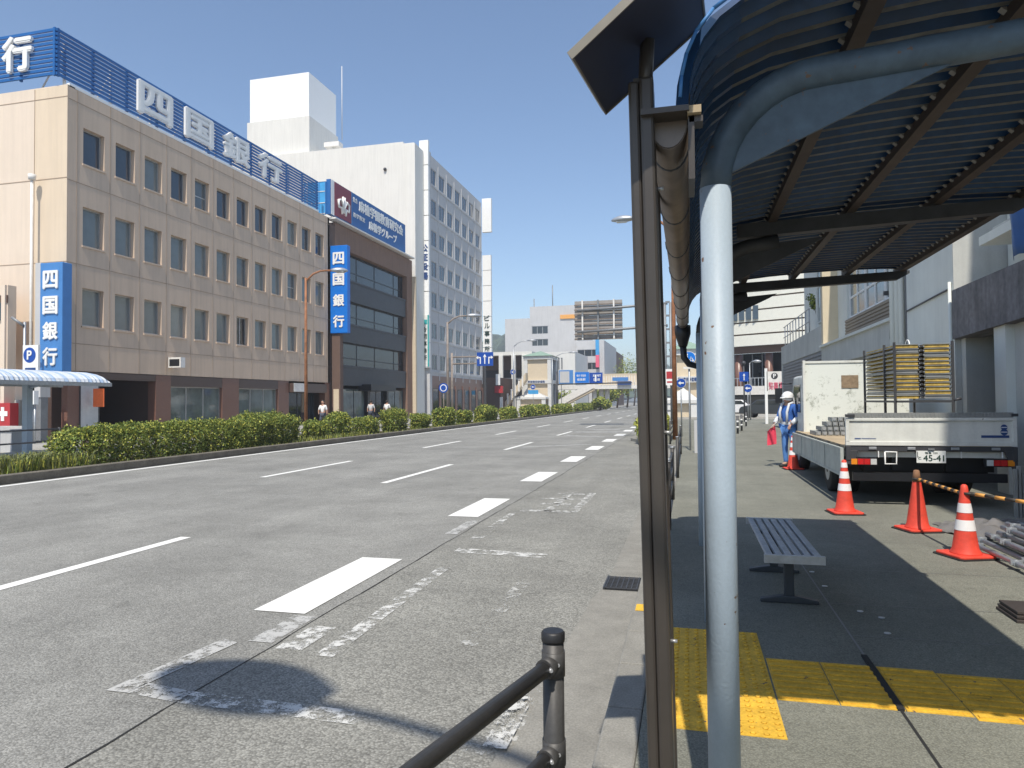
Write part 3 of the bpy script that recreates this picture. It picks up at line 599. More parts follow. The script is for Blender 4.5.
textmesh(b, '総合', (-26.94,53.2,18.35),.8,.4,'+X',.03,.0); textmesh(b, '進学教室', (-26.94,53.2,17.1),2.2,.38,'+X',.03,.0); b.build('lettering', None, t)
b = MB(); b.box(-27.4,-26.6,49.6,66,16.0,16.12,'cream_s')
for i in range(7): b.box(-27.2,-27.1,50+i*2.3,50.1+i*2.3,15.9,16.4,'steelw')
b.build('walkway', None, t)

# ================================================================ WHITE OFFICE TOWER
ow = thing('office_tower', 'tall white office building with a blank side wall, small dark windows and a rooftop block', 'building', (-38, 80, 0))
b = MB(); X3 = -27.0; us = [71.0]; vs = [0, 3.9]; holes = set()
for c in range(7): a = 71.45 + c*2.8; us += [a, a+1.95]
us.append(91.0)
for r_ in range(7): z = 5.0 + r_*3.42; vs += [z, z+1.75]
vs.append(28.6)
vs2 = sorted(set(vs))
for c in range(7):
    for r_ in range(7): holes.add((1+2*c, 2+2*r_))
facade(b, lambda u,v,w_: (X3-w_, u, v), us, vs2, holes, .12, 'wallg')
b.box(-49, X3-.27, 67.6, 91, 3.9, 28.55, 'wall'); b.box(X3-.27, X3, 90.98, 91.0, 0, 28.6, 'wallg'); b.box(X3-.27,X3,71.0,71.02,0,28.6,'wall'); b.box(-49,X3-.27,70.9,91,0,3.9,'brownd')
b.box(-49, X3-1.5, 67.6, 71, 28.55, 28.75, 'wall'); b.box(X3-1.0,X3-.1,67.4,69.8,0,28.4,'wall')
b.build('wall', None, ow)
proto = None
for r_ in range(7):
    for c in range(7):
        L_ = loc(ow, (X3-.08, 71.45+c*2.8+.975, 5.0+r_*3.42))
        if proto is None: proto = make_window(ow, 1.93, 1.74, 'wallg', 'glassb', mull=(.5,), loc=L_, t=.07)
        else: dup(proto, loc=L_, parent=ow)
b = MB()
for c in range(8): y = 71.28 + c*2.8; b.box(X3, X3+.05, y-.10, y+.10, 3.9, 28.0)
for r_ in range(7): z = 4.7 + r_*3.42; b.box(X3+.003, X3+.07, 71.1, 91, z, z+.16)
b.build('fins', 'wallg', ow)
b = MB(); b.box(X3-.5,X3+.02,71,91,0,4.4,'granite')
for c in range(8): b.box(X3,X3+.12,71.0+c*2.8,71.6+c*2.8,0,3.4,'granite')
b.build('base', None, ow)
for c in range(7): make_window(ow, 1.9, 3.0, 'dgrey', 'glass', loc=loc(ow,(X3+.06,72.7+c*2.8,0)), name='base_window')
# rooftop block
q = [at(250,160,68.5), at(309,160,68.5)]; zt = at(309,72,68.5).z; zm = at(309,116,68.5).z; ye = atx(336,110,q[1].x).y
b = MB(); b.box(q[0].x-.3, q[1].x+.1, 68.4, ye+.3, 28.5, zm, 'wall'); b.build('plant_room', None, ow)
b = MB(); b.box(q[0].x, q[1].x, 68.5, ye, zm, zt, 'boxwhite'); b.build('roof_block', None, ow)
MB().tube([(q[1].x-1,78,zt-4),(q[1].x-1,78,zt+5.2)],.05,6).build('antenna','steelw',ow)
b = MB(); b.tube([(q[1].x+2.2,70,28.6),(q[1].x+2.2,70,30.2)],.12,6,'cream_s'); b.box(q[1].x+1.2,q[1].x+3,69.6,70.6,29.9,30.4,'cream_s'); b.build('roof_fan', None, ow)
b = MB(); b.tube([(-33,67.5,13),(-33,67.5,22.5)],.06,6,'grey'); b.ball((-33.5,67.4,22.2),.28,'grey'); b.ball((-30.5,67.5,26),.18,'dgrey'); b.ball((-30.5,67.5,20.4),.18,'dgrey'); b.build('wall_fittings', None, ow)
t = thing('tenant_sign', 'white stacked sign on the near corner of the white office tower', 'sign', (-27, 70.2, 5))
b = MB(); 
for i in range(9): b.box(-27.6,-26.6,69.9,70.3,5.2+i*2.72,5.2+(i+1)*2.72-.08,'white')
b.box(-27.6,-27.5,69.95,70.4,5,29.5,'wallg'); b.box(-27.9,-26.7,70.3,71.0,0,28.6,'wallg'); b.box(-27.55,-26.65,69.86,69.89,5.3,10.8,'cream_s'); b.box(-26.75,-26.6,69.84,69.86,5.3,10.8,'teal'); b.box(-27.4,-26.8,69.84,69.86,9.8,10.3,'teal'); b.build('panels', None, t)
b = MB()
for i, ch in enumerate('公証役場'): textmesh(b, ch, (-27.45,69.88,17.6-i*1.0),.75,.75,'-Y',.03,.05,'inkb')
for i, ch in enumerate('合同事務所'): textmesh(b, ch, (-27.35,69.85,9.0-i*.75),.5,.5,'-Y',.03,.03,'ink')
b.build('lettering', None, t)
t = thing('tenant_sign', 'white stacked sign at the far end of the white office tower, upper of two', 'sign', (-26.2, 91.2, 24)); b = MB(); b.box(-26.9,-25.6,91.1,91.6,24.6,29.2,'white'); b.build('panels', None, t)
t = thing('tenant_sign', 'long white stacked sign at the far end of the white office tower', 'sign', (-26.2, 91.2, 5))
b = MB()
for i in range(7): b.box(-26.9,-25.7,91.1,91.6,6.8+i*2.1,6.8+(i+1)*2.1-.07,'white')
b.box(-26.9,-26.6,91.2,91.5,0,6.8,'dgrey'); b.build('panels', None, t)
b = MB()
for i, ch in enumerate('ビル事務所'): textmesh(b, ch, (-26.65,91.06,12.5-i*1.05),.7,.7,'-Y',.03,.02,'ink')
b.build('lettering', None, t)

# ================================================================ FAR BUILDINGS
def far_box(name, label, x0, x1, y0, y1, z1, m, winrows=(), winm='glassb', cols=(), extra=None):
    """simple distant block whose near wall faces -Y; rows are (z0, z1), cols (x0, x1)"""
    t = thing(name, label, 'building', ((x0+x1)/2, (y0+y1)/2, 0)); us = [x0]; vs = [0]; hs = set()
    for a, c in cols: us += [a, c]
    for a, c in winrows: vs += [a, c]
    us.append(x1); vs.append(z1)
    for i in range(len(cols)):
        for j in range(len(winrows)): hs.add((1+2*i, 1+2*j))
    b = MB(); facade(b, lambda u,v,w_: (u, y0+w_, v), us, vs, hs, .35, m); b.box(x0, x1, y0+.36, y1, 0, z1-.01, m); b.build('wall', None, t)
    pr = {}
    for a, c in cols:
        for z0, z2 in winrows:
            k = (round(c-a,2), round(z2-z0,2)); L_ = loc(t, ((a+c)/2, y0+.2, z0))
            if k in pr: dup(pr[k], loc=L_, parent=t)
            else: pr[k] = make_window(t, c-a, z2-z0, 'alu', winm, mull=(.33,.66) if c-a > 2.5 else (), loc=L_, rz=R(-90), t=.12)
    return t
P = lambda px, py, Y: at(px, py, Y)
# white terminal-like block with three steps
Y = 175
x0 = P(505,330,Y).x; xm = P(530,330,Y).x; x1 = P(577,330,Y).x
t = far_box('white_office_block', 'wide white office block with two banks of windows beyond the lift tower', xm, x1, Y, Y+30, P(550,306,Y).z, 'wallg', [(P(0,347,Y).z-1.3, P(0,347,Y).z+.2),(P(0,328,Y).z-.9,P(0,328,Y).z+.8)][:0] + [(P(540,346,Y).z, P(540,339,Y).z),(P(540,334,Y).z, P(540,326,Y).z)], 'glass', [(P(531,330,Y).x+.2, P(548,330,Y).x)])
b = MB(); b.box(x0, xm, Y+.1, Y+30, 0, P(510,319,Y).z, 'wallg'); b.build('lower_wing', None, t)
b = MB(); b.box(P(560,316,Y-.4).x, P(576,316,Y).x, Y-.3, Y-.05, P(560,319,Y).z, P(560,315,Y).z); b.build('name_band', 'tapey', t)
b = MB(); b.tube([(P(549,300,Y).x,Y+5,25),(P(549,300,Y).x,Y+5,P(549,282,Y).z)],.14,5); b.tube([(P(530,300,Y).x,Y+5,22),(P(530,300,Y).x,Y+5,P(530,296,Y).z)],.14,5); b.build('antenna','grey',t)
t = far_box('white_office_block', 'lower white wing with dark strip windows behind the pink and blue banner', x1+.1, P(605,345,Y).x, Y-2, Y+28, P(590,341,Y).z, 'wallg', [(P(590,370,Y).z,P(590,363,Y).z),(P(590,357,Y).z,P(590,350,Y).z)], 'glass', [(P(578.5,345,Y).x, P(600,345,Y).x)])
b = MB(); b.box(P(596,345,Y-3).x,P(599.5,345,Y-3).x,Y-4,Y-3.7,P(597,368,Y).z,P(597,356,Y).z,'pink'); b.box(P(596,345,Y-3).x,P(599.5,345,Y-3).x,Y-4,Y-3.7,P(597,356,Y).z,P(597,341,Y).z,'sky'); b.build('banner', None, t)
t = far_box('brown_hall', 'low brown hall with thin pale columns beyond the footbridge', P(601,350,200).x, P(614,350,200).x, 200, 230, P(605,350,200).z, 'brownd')
b = MB()
for i in range(5): x = P(603+i*2.6,360,199).x; b.box(x-.2,x+.2,199,199.5,0,P(605,354,199).z)
b.build('columns','cream_s',t)
t = far_box('grey_block', 'grey building with a row of narrow slots between the lift tower and the white block', P(536,360,150).x, P(575,360,150).x, 150, 170, P(550,352,150).z, 'wall', [(P(550,370,150).z, P(550,358,150).z)], 'glass', [(P(552+i*3,360,150).x, P(553.6+i*3,360,150).x) for i in range(4)])
# arcade frontage beyond the office tower (columns, dark openings)
t = thing('arcade_building', 'grey frontage with tall white columns and dark bays beside the lift tower', 'building', (-28,118,0))
b = MB(); Yq = 116; xa = P(488,360,Yq).x; xb = P(532,360,Yq).x; zt = P(500,352,Yq).z
b.box(xa-8, xb, Yq+3, Yq+25, 0, zt-.2, 'black'); b.box(xa-8, xb, Yq, Yq+3, zt-.6, zt, 'wall'); b.box(xa-8, xb, Yq+2.5, Yq+3, zt*.52, zt*.56, 'wallg'); b.box(xa-8, xb-2.6, Yq+2.4, Yq+2.9, zt*.7, zt*.95, 'brownd')
for px in (501,513.5,524): x = P(px,360,Yq).x; b.box(x-.35,x+.35,Yq-.2,Yq+.4,0,zt-.6,'wall')
b.build('frontage', None, t)
t = far_box('shop_block', 'small dark shop block with red and white signs beyond the office tower', P(484,400,104).x-6, P(500,400,104).x, 104, 112, 5.2, 'brownd')
b = MB(); b.box(P(495,390,103.5).x,P(503,390,103.5).x,103.3,103.7,P(500,393,103.5).z,P(500,386,103.5).z,'redb'); b.box(P(496,390,103).x,P(500,390,103).x,102.9,103.2,P(500,385,103).z,P(500,374,103).z,'white'); b.box(P(500,400,103).x,P(502.5,400,103).x,102.9,103.2,.5,P(500,397,103).z,'cream_s'); b.build('signs', None, t)
# lift tower
def lift_tower(label, x0, x1, Y, zt, D=5.5, group='lift towers of the footbridge'):
    t = thing('lift_tower', label, 'tower', ((x0+x1)/2, Y+D/2, 0), group=group); b = MB(); Wd = x1-x0; pw = Wd*.13
    b.box(x0+pw, x1-pw, Y+.35, Y+D-.3, 0, zt-.5, 'beige')
    for x in (x0, x1-pw):
        for y in (Y, Y+D-pw): b.box(x, x+pw, y, y+pw, 0, zt-.5, 'steelw')
    for z in (zt*.47, zt-1.0): b.box(x0-.08, x1+.08, Y-.08, Y+D+.08, z, z+.55, 'steelw')
    b.box(x1-.8*pw, x1-.3*pw, Y+1.2, Y+1.7, 0, zt-.6, 'steelw'); b.box(x1-pw*.9, x1-.5*pw, Y+pw, Y+D-pw, .3, zt-.6, 'glassb'); b.build('shaft', None, t)
    cx, cy = (x0+x1)/2, Y+D/2; b = MB(); e = .35
    c4 = [(x0-e,Y-e,zt-.45),(x1+e,Y-e,zt-.45),(x1+e,Y+D+e,zt-.45),(x0-e,Y+D+e,zt-.45)]; top = (cx,cy,zt+.5)
    for i in range(4): b.face([c4[i], c4[(i+1)%4], top])
    b.face(c4[::-1]); b.build('roof', 'green_roof', t)
    b = MB(); z = zt*.23; c4 = [(x0-.8,Y-2.4,z),(x1-.4,Y-2.4,z),(x1-.4,Y+.1,z),(x0-.8,Y+.1,z)]
    for q_ in ((0,1),(1,2),(2,3),(3,0)): b.face([c4[q_[0]], c4[q_[1]], (cx-.4,Y-.2,z+1.1)])
    b.box(x0-.8,x1-.4,Y-2.4,Y,z-.3,z,'steelw'); b.box(x0-.7,x0-.1,Y-2.3,Y-1.8,0,z-.3,'steelw'); b.box(x1-1.1,x1-.5,Y-2.3,Y-1.8,0,z-.3,'steelw'); b.box(x0-.1,x1-1.1,Y-1.9,Y-1.8,0,z-.35,'beige'); b.build('porch', 'green_roof', t)
    b = MB(); textmesh(b, '阿波富田歩道橋', (x0+pw+.1, Y-.1, zt*.47+.1), Wd*.62, .36, '-Y', .02, .03, 'inkb'); b.build('lettering', None, t)
    return t
x0 = P(524,380,110).x; x1 = P(551,380,110).x
lift_tower('beige and white lift tower with a green roof on the left of the road', x0, x1, 110, P(540,353,110).z)
lift_tower('beige and white lift tower with a green roof seen past the bus shelter pole', P(674,380,70).x, P(702,380,70).x, 66, P(690,344,66).z, 5)
# footbridge
t = thing('footbridge', 'pale concrete footbridge crossing the road in the distance with stairs down to the left', 'footbridge', (-12,128,0))
b = MB(); Yb = 126; z0 = P(600,389,Yb).z; z1 = P(600,385,Yb).z; z2 = P(600,369,Yb).z
xl = P(552,380,Yb).x
b.box(xl, 12, Yb, Yb+4, z0, z1, 'cream_s'); b.build('deck', None, t)
b = MB(); b.box(xl+9, 12, Yb-.1, Yb, z1+.2, z1+.35, 'cream_s')
x = xl+9
while x < 12: b.box(x, x+.12, Yb-.1, Yb, z1, z2-1.0, 'cream_s'); x += .45
b.box(xl+8, 12, Yb-.14, Yb+.02, z2-1.2, z2-.9, 'beige'); b.box(xl+8,12,Yb+3.6,Yb+3.7,z1,z2-.8,'beige'); b.build('railing', None, t)
b = MB()
for px in (593,600,606): x = P(px,400,Yb).x; b.tube([(x,Yb+2,0),(x,Yb+2,z0)],.45,10)
b.build('piers','cream_s',t)
b = MB(); A = P(556,412,118); B_ = P(594,386,118)
b.prism([(A.x,117,.2),(B_.x,117,z0),(B_.x,117,z0+1.2),(A.x,117,1.4)], (0,.15,0), 'cream_s'); b.prism([(A.x,119.5,.2),(B_.x,119.5,z0),(B_.x,119.5,z0+1.2),(A.x,119.5,1.4)], (0,.15,0), 'cream_s')
b.prism([(A.x,117.15,-.1),(B_.x,117.15,z0-.4),(B_.x,117.15,z0),(A.x,117.15,.4)], (0,2.35,0), 'beige'); b.build('stairs', None, t)
b = MB(); A = P(505,405,108); B_ = P(527,380,108); b.prism([(A.x,107,0),(B_.x,107,B_.z),(B_.x,107,B_.z+1.1),(A.x,107,1.1)],(0,1.8,0),'beige')
for i in range(6): q = A.lerp(B_, i/6); b.box(q.x,q.x+.25,106.9,107,q.z-.5 if q.z>.6 else 0,q.z+1.2,'cream_s')
t2 = thing('stairway', 'beige outdoor staircase climbing to the lift tower beside the white columns', 'stairs', (A.x,108,0)); b.build('flight', None, t2)
# wooded hills
def hill(name, x0, x1, y, h, seed):
    b = MB(); rc = random.Random(seed); n = 40; m_ = 10; g = []
    for j in range(m_):
        row = []
        for i in range(n):
            u = i/(n-1); v = j/(m_-1); z = h*math.sin(PI*u)**.7*math.sin(PI*min(1,v*.9+.05))*(1+.18*math.sin(u*19+seed)+.1*math.sin(u*43+v*7))+rc.uniform(-.02,.02)*h
            row.append(b.b.verts.new((x0+(x1-x0)*u, y+v*260, max(-2,z))))
        g.append(row)
    for j in range(m_-1):
        for i in range(n-1): b.b.faces.new((g[j][i],g[j][i+1],g[j+1][i+1],g[j+1][i]))
    return struct(b.build(name,'hill'))
hill('hill', P(440,340,520).x, P(560,340,520).x, 480, 62, 2); hill('hill', P(590,340,620).x, P(730,340,620).x, 600, 32, 5); hill('hill', -900, -250, 700, 60, 7)
for i, (px, Y, h, r, nm) in enumerate(((627,150,8,3.2,'dark tree right of the footbridge pier beside the brown post'),(617,142,6.5,2.6,'smaller tree beyond the footbridge stairs'),(634,190,13,5.0,'taller distant tree beyond the footbridge'),(562,124,2.6,2.2,'low tree under the footbridge stairs'),(606,135,3.5,2.4,'bushy tree behind the footbridge piers'),(600,112,1.6,1.6,'shrub at the far end of the median'))):
    q = P(px,400,Y); tree('roadside_tree', nm, q.x, Y, h, r, 1500, .22, .2)

# ================================================================ STREET FURNITURE, LEFT SIDE
def street_lamp(label, base, h, arm, m='rustg', group='street lamps', drop=.0, head=(1.0,.30,.2), r=.1):
    """arm: horizontal vector from the pole top to the lamp head"""
    t = thing('street_lamp', label, 'street lamp', base, group=group); bx, by, bz = base; a = Vector((arm[0], arm[1], 0))
    MB().tube([(bx,by,bz),(bx,by,bz+h*.6),(bx,by,bz+h)], [r,r*.8,r*.6], 10).build('pole', m, t)
    top = Vector((bx,by,bz+h)); rise = .09*a.length
    b = MB(); b.tube([top-Vector((0,0,.15)), top+a*.25+Vector((0,0,rise*1.6)), top+a*.5+Vector((0,0,rise*2.9)), top+a*.72+Vector((0,0,rise*3.2)), top+a*.9+Vector((0,0,rise*3.2))], r*.5, 8); b.build('arm', m, t)
    d = a.normalized(); L_ = head[0]; c0 = top + a*.88 + Vector((0,0,rise*3.2)); s_ = Vector((-d.y,d.x,0)); b = MB(); rings = []
    for i in range(9):
        u = i/8; wd = head[1]*(math.sin(PI*min(1,u*.86+.10))**.6); hh = head[2]*(math.sin(PI*min(1,u*.86+.10))**.6); c = c0 + d*L_*u
        rings.append([b.b.verts.new(c + s_*math.cos(k*PI/6)*wd + Vector((0,0,math.sin(k*PI/6)*hh*(1 if math.sin(k*PI/6)>0 else .45)))) for k in range(12)])
    for p_, q_ in zip(rings, rings[1:]):
        for k in range(12): f = b.b.faces.new((p_[k],p_[(k+1)%12],q_[(k+1)%12],q_[k])); f.smooth = True
    b.b.faces.new(rings[0][::-1]); b.b.faces.new(rings[-1]); b.build('lamp_head', 'galv', t)
    q = c0 + d*L_*.55; b = MB(); b.box(q.x-.2,q.x+.2,q.y-.12,q.y+.12,q.z-head[2]*.52,q.z-head[2]*.4); b.build('lens', 'lampw', t)
    return t
q = P(306,416,25); q = atx(306,416,-16.8)
zt = atx(306,278,-16.8).z
street_lamp('rusty brown street lamp standing before the tan bank', (-16.8, q.y, -.1), zt+.1, (1.15,.55), 'rust', r=.085, head=(.75,.2,.16))
q = atx(448,410,-17); zt = atx(447,322,-17).z
street_lamp('grey street lamp standing before the white office tower', (-17, q.y, -.1), zt+.1, (1.5,.6), 'rustg', r=.12, head=(1.1,.26,.2))
q = P(514,400,95); zt = P(514,345,95).z
street_lamp('distant street lamp before the white columns left of the lift tower', (q.x, 95, -.1), zt, (2.3,.3), 'galv', r=.12, head=(1.2,.3,.2))
q = P(533,400,98); zt = P(556,360,92)
street_lamp('distant pale street lamp at the right side of the left lift tower', (zt.x-2.8, 104, -.1), 8.0, (3.0,.3), 'galv', r=.12, head=(1.2,.3,.2))
street_lamp('thin pale street lamp before the striped curved building', (4.42,54,0), 4.2, (.25,-.1), 'galv', r=.05, head=(.6,.22,.14))
street_lamp('rusty street lamp on the right pavement with its arm reaching over the road', (-.5,28,0), 8.3, (-1.7,.2), 'rust', r=.10, head=(.9,.22,.18))
street_lamp('street lamp whose big oval head shades the road near the railing', (1.0,-2.38,0), 7.7, (-2.9,.6), 'galv', r=.09, head=(1.2,.34,.3))

# overhead lane arrow sign
def arrow(b, x, y, z, s, kind, m='white'):
    if kind == 'up': b.box(x-.05*s,x+.05*s,y-.02,y,z-.45*s,z+.2*s,m); b.prism([(x-.16*s,y-.02,z+.18*s),(x+.16*s,y-.02,z+.18*s),(x,y-.02,z+.48*s)],(0,.02,0),m)
    else:
        k = -1 if kind == 'left' else 1
        b.box(x-.05*s,x+.05*s,y-.02,y,z-.45*s,z+.1*s,m); b.box(min(x,x+k*.22*s)-.05*s*(k>0),max(x,x+k*.22*s)+.05*s*(k<0),y-.02,y-.001,z+.101*s,z+.2*s,m)
        b.prism([(x+k*.2*s,y-.02,z-.02*s),(x+k*.2*s,y-.02,z+.32*s),(x+k*.42*s,y-.02,z+.15*s)],(0,.02,0),m)
Yg = 63; a = P(477,366,Yg); c = P(493,352,Yg); pb = P(448,400,Yg)
t = thing('lane_arrow_sign', 'blue overhead sign with white left, straight and right arrows beside the white office tower', 'road sign', (a.x,Yg,0))
b = MB(); b.box(a.x,c.x,Yg,Yg+.08,a.z,c.z,'royal'); b.build('panel', None, t)
b = MB(); mx = (a.x+c.x)/2; arrow(b, mx-.45, Yg-.003, (a.z+c.z)/2, 1.0, 'left'); arrow(b, mx-.02, Yg-.003, (a.z+c.z)/2, 1.0, 'up'); arrow(b, mx+.38, Yg-.003, (a.z+c.z)/2, 1.0, 'right'); b.build('arrows', None, t)
b = MB(); b.tube([(pb.x+.3,Yg+.2,a.z+.25),(a.x,Yg+.2,a.z+.25),(c.x-.1,Yg+.2,a.z+.25)],.07,8); b.tube([(pb.x+.3,Yg+.2,a.z+.9),(c.x-.1,Yg+.2,a.z+.9)],.07,8); b.tube([(pb.x+.35,Yg+.2,-.1),(pb.x+.35,Yg+.2,a.z+1.3)],.11,8); b.build('gantry', 'rustg', t)
q = atx(446,388,-17.3)
t = thing('no_parking_sign', 'small round blue no parking sign on a post before the white office tower', 'road sign', (q.x,q.y-.5,0))
b = MB(); b.tube([(q.x,q.y-.5,-.1),(q.x,q.y-.5,q.z+.3)],.035,8,'rustg'); b.tube([(q.x,q.y-.54,q.z),(q.x,q.y-.56,q.z)],.36,20,'royal'); b.tube([(q.x,q.y-.561,q.z),(q.x,q.y-.565,q.z)],.26,20,'white'); b.tube([(q.x,q.y-.566,q.z),(q.x,q.y-.57,q.z)],.2,20,'royal'); b.build('disc', None, t)
# big variable message sign seen from behind
Yv = 45
t = thing('message_board', 'large overhead road information board seen from behind on two steel arms', 'road sign', (-1.25,Yv,0))
a = P(575,340,Yv); c = P(622,299,Yv)
b = MB(); n = 8
for i in range(n):
    z0 = a.z + (c.z-a.z)*i/n; z1 = z0 + (c.z-a.z)/n; b.box(a.x,c.x,Yv,Yv+.12,z0+.06,z1-.03,'screen'); b.box(a.x-.02,c.x+.02,Yv-.07,Yv-.005,z0-.02,z0+.07,'bronze_l')
for f in (.17,.5,.83): x = a.x+(c.x-a.x)*f; b.box(x-.05,x+.05,Yv-.16,Yv-.075,a.z,c.z,'cream_s' if f != .5 else 'grey')
b.build('panel', None, t)
b = MB(); px_ = P(669,400,Yv).x
for py in (309,330.5): z = P(600,py,Yv).z; b.tube([(a.x+.2,Yv-.3,z-.1),(px_,Yv-.3,z+.15)],.085,10)
b.build('arms','grey',t)
b = MB()
for dx in (-.17,.17): b.tube([(px_+dx,Yv-.3,-.02),(px_+dx,Yv-.3,P(669,303,Yv).z)],.08,8)
for i in range(9): b.box(px_-.14,px_+.14,Yv-.34,Yv-.26,.8+i*.85,.92+i*.85)
b.build('post','grey',t)
# far blue direction signs
Ys = 98; a = P(560,385,Ys)
t = thing('direction_sign', 'pair of distant blue direction boards on a dark arm over the road', 'road sign', (a.x,Ys,0))
b = MB(); c = P(575,383,Ys); d = P(589,372,Ys); b.box(c.x,d.x,Ys,Ys+.1,c.z,d.z,'blue2'); e = P(589.4,383,Ys); f = P(602.5,372.5,Ys); b.box(e.x,f.x,Ys,Ys+.1,e.z,f.z,'royal')
b.box(P(590.5,0,Ys).x,P(592,0,Ys).x,Ys-.03,Ys-.003,e.z+.2,f.z-.3,'white'); b.build('boards', None, t)
b = MB(); 
textmesh(b, '県庁 市役所', (c.x+.25,Ys-.005,c.z+.85),1.3,.35,'-Y',.02,.02); textmesh(b, '徳島駅', (c.x+.3,Ys-.005,c.z+.3),1.2,.35,'-Y',.02,.02); textmesh(b, '高松 鳴門', (e.x+.5,Ys-.005,e.z+.85),1.1,.35,'-Y',.02,.02); textmesh(b, '国道', (e.x+.6,Ys-.005,e.z+.3),.9,.35,'-Y',.02,.02); b.build('lettering', None, t)
b = MB(); b.tube([(a.x-.5,Ys+.3,-.1),(a.x-.5,Ys+.3,P(0,366,Ys).z if 0 else f.z+.3)],.14,8); b.tube([(a.x-.5,Ys+.3,c.z-.15),(f.x+4,Ys+.3,c.z-.05)],.09,8); b.build('gantry','dgrey',t)
t = thing('information_sign', 'pale grey sign panel left of the distant blue direction boards', 'sign', (P(558,380,112).x,112,0)); a = P(559,384,112); c = P(573,370,112)
b = MB(); b.box(a.x,c.x,112,112.1,a.z,c.z,'bluef'); b.box(a.x+.15,c.x-.6,111.97,112,a.z+.2,c.z-.2,'wallg'); b.box(a.x+.3,a.x+.4,112.1,112.3,0,a.z,'grey'); b.build('panel', None, t)
t = thing('information_sign', 'dark blue banner fixed low on the footbridge right of the direction boards', 'sign', (P(622,384,125).x,125,4)); a = P(617,385,125); c = P(631,381,125)
b = MB(); b.box(a.x,c.x,125.6,125.7,a.z,c.z,'inkb'); a = P(612,381,125); c = P(628,377,125); b.box(a.x,c.x,125.61,125.71,a.z,c.z,'bluef'); b.build('panel', None, t)
# round blue signs
def round_sign(label, x, y, z, r, m='royal', post=True, white='arrow'):
    t = thing('round_road_sign', label, 'road sign', (x,y,0)); b = MB()
    b.tube([(x,y,z),(x,y+.03,z)], r, 28, 'white'); b.tube([(x,y-.004,z),(x,y-.001,z)], r*.94, 28, m)
    if white == 'arrow': b.prism([(x-r*.6,y-.012,z),(x-r*.1,y-.012,z+r*.4),(x-r*.1,y-.012,z-r*.4)],(0,.006,0),'white'); b.box(x-r*.1,x+r*.6,y-.012,y-.006,z-r*.13,z+r*.13,'white')
    else:
        b.tube([(x-r*.3,y-.01,z+r*.52),(x-r*.3,y-.006,z+r*.52)], r*.16, 10, 'white'); b.prism([(x-r*.52,y-.011,z-r*.35),(x-r*.08,y-.011,z-r*.35),(x-r*.2,y-.011,z+r*.32),(x-r*.4,y-.011,z+r*.32)],(0,.005,0),'white')
        for dx in (.12,.56): b.tube([(x+r*dx,y-.01,z-r*.38),(x+r*dx,y-.006,z-r*.38)], r*.17, 10, 'white')
        b.tube([(x+r*.12,y-.013,z-r*.36),(x+r*.26,y-.013,z-r*.05),(x+r*.5,y-.013,z-r*.05),(x+r*.56,y-.013,z-r*.36)], r*.045, 6, 'white'); b.tube([(x+r*.26,y-.013,z-r*.05),(x+r*.22,y-.013,z+r*.12),(x+r*.36,y-.013,z+r*.14)], r*.045, 6, 'white')
    b.build('disc', None, t)
    if post: MB().tube([(x,y+.06,-.02),(x,y+.06,z+r*.9)],.03,8).build('post','galv',t)
    return t
q = P(513,372,100); round_sign('distant round blue arrow sign left of the lift tower lettering', q.x,100,q.z,.42)
q = P(533,387,101); t = round_sign('distant round blue sign before the lift tower porch', q.x,101,q.z,.38,'royal'); 
b = MB(); b.box(q.x-.75,q.x+.8,101-.03,101.0,q.z-1.05,q.z-.45,'sky'); b.build('plate', None, t)
q = P(689,358,22); t = round_sign('round blue shared path sign with pedestrian and bicycle beside the shelter pole', q.x, 22, q.z, .20, 'blue2', white='ped')
b = MB(); b.box(q.x-.17,q.x+.17,21.98,22.0,q.z-.33,q.z-.27,'cream_s'); b.build('plate', None, t)
q = P(681,383,30); round_sign('smaller round blue sign half hidden behind the rusty street lamp', q.x, 30, q.z, .20)
q = P(667,376,34); t = thing('warning_sign', 'small red and white sign on the road board post', 'sign', (q.x,44,0)); q = P(671,377,44); b = MB(); b.box(q.x-.35,q.x+.35,44.2,44.25,q.z-.5,q.z+.5,'white'); b.box(q.x-.28,q.x+.28,44.19,44.199,q.z-.1,q.z+.35,'redb'); b.box(q.x-.25,q.x+.25,44.19,44.199,q.z-.35,q.z-.25,'redb'); b.build('plate', None, t)

# bus shelter across the road
t = thing('opposite_bus_shelter', 'pale blue corrugated barrel roofed bus shelter across the road', 'bus shelter', (-20.5,16,0))
b = MB(); rows = []; n = 420; y0, y1 = 4.0, 20.3
for i in range(n):
    y = y0+(y1-y0)*i/(n-1); row = []
    endk = (1-(1-min(1,(y1-y)/.28))**2)**.5
    for k in range(11):
        a_ = PI*k/10; rr = (1+.035*math.sin(i*1.55)); row.append(b.b.verts.new((-20.6+1.05*rr*math.cos(a_), y, 2.30+.38*rr*endk*math.sin(a_))))
    rows.append(row)
for i, (p_, q_) in enumerate(zip(rows, rows[1:])):
    for k in range(10): f = b.b.faces.new((p_[k],p_[k+1],q_[k+1],q_[k])); f.material_index = b.mi('canopyb' if (i//2) % 3 == 0 else 'canopy')
b.box(-19.58,-19.5,y0,y1,2.18,2.31,'galv'); b.box(-21.7,-21.6,y0,y1,2.18,2.31,'galv'); b.build('roof', 'canopy', t)
for y in (6,12,17.95):
    b = MB(); b.box(-20.5-.10,-20.5+.10,y-.10,y+.10,-.02,2.26,'pole'); b.tube([(-20.5,y,2.1),(-19.6,y,2.26)],.04,6,'pole'); b.build('post', None, t)
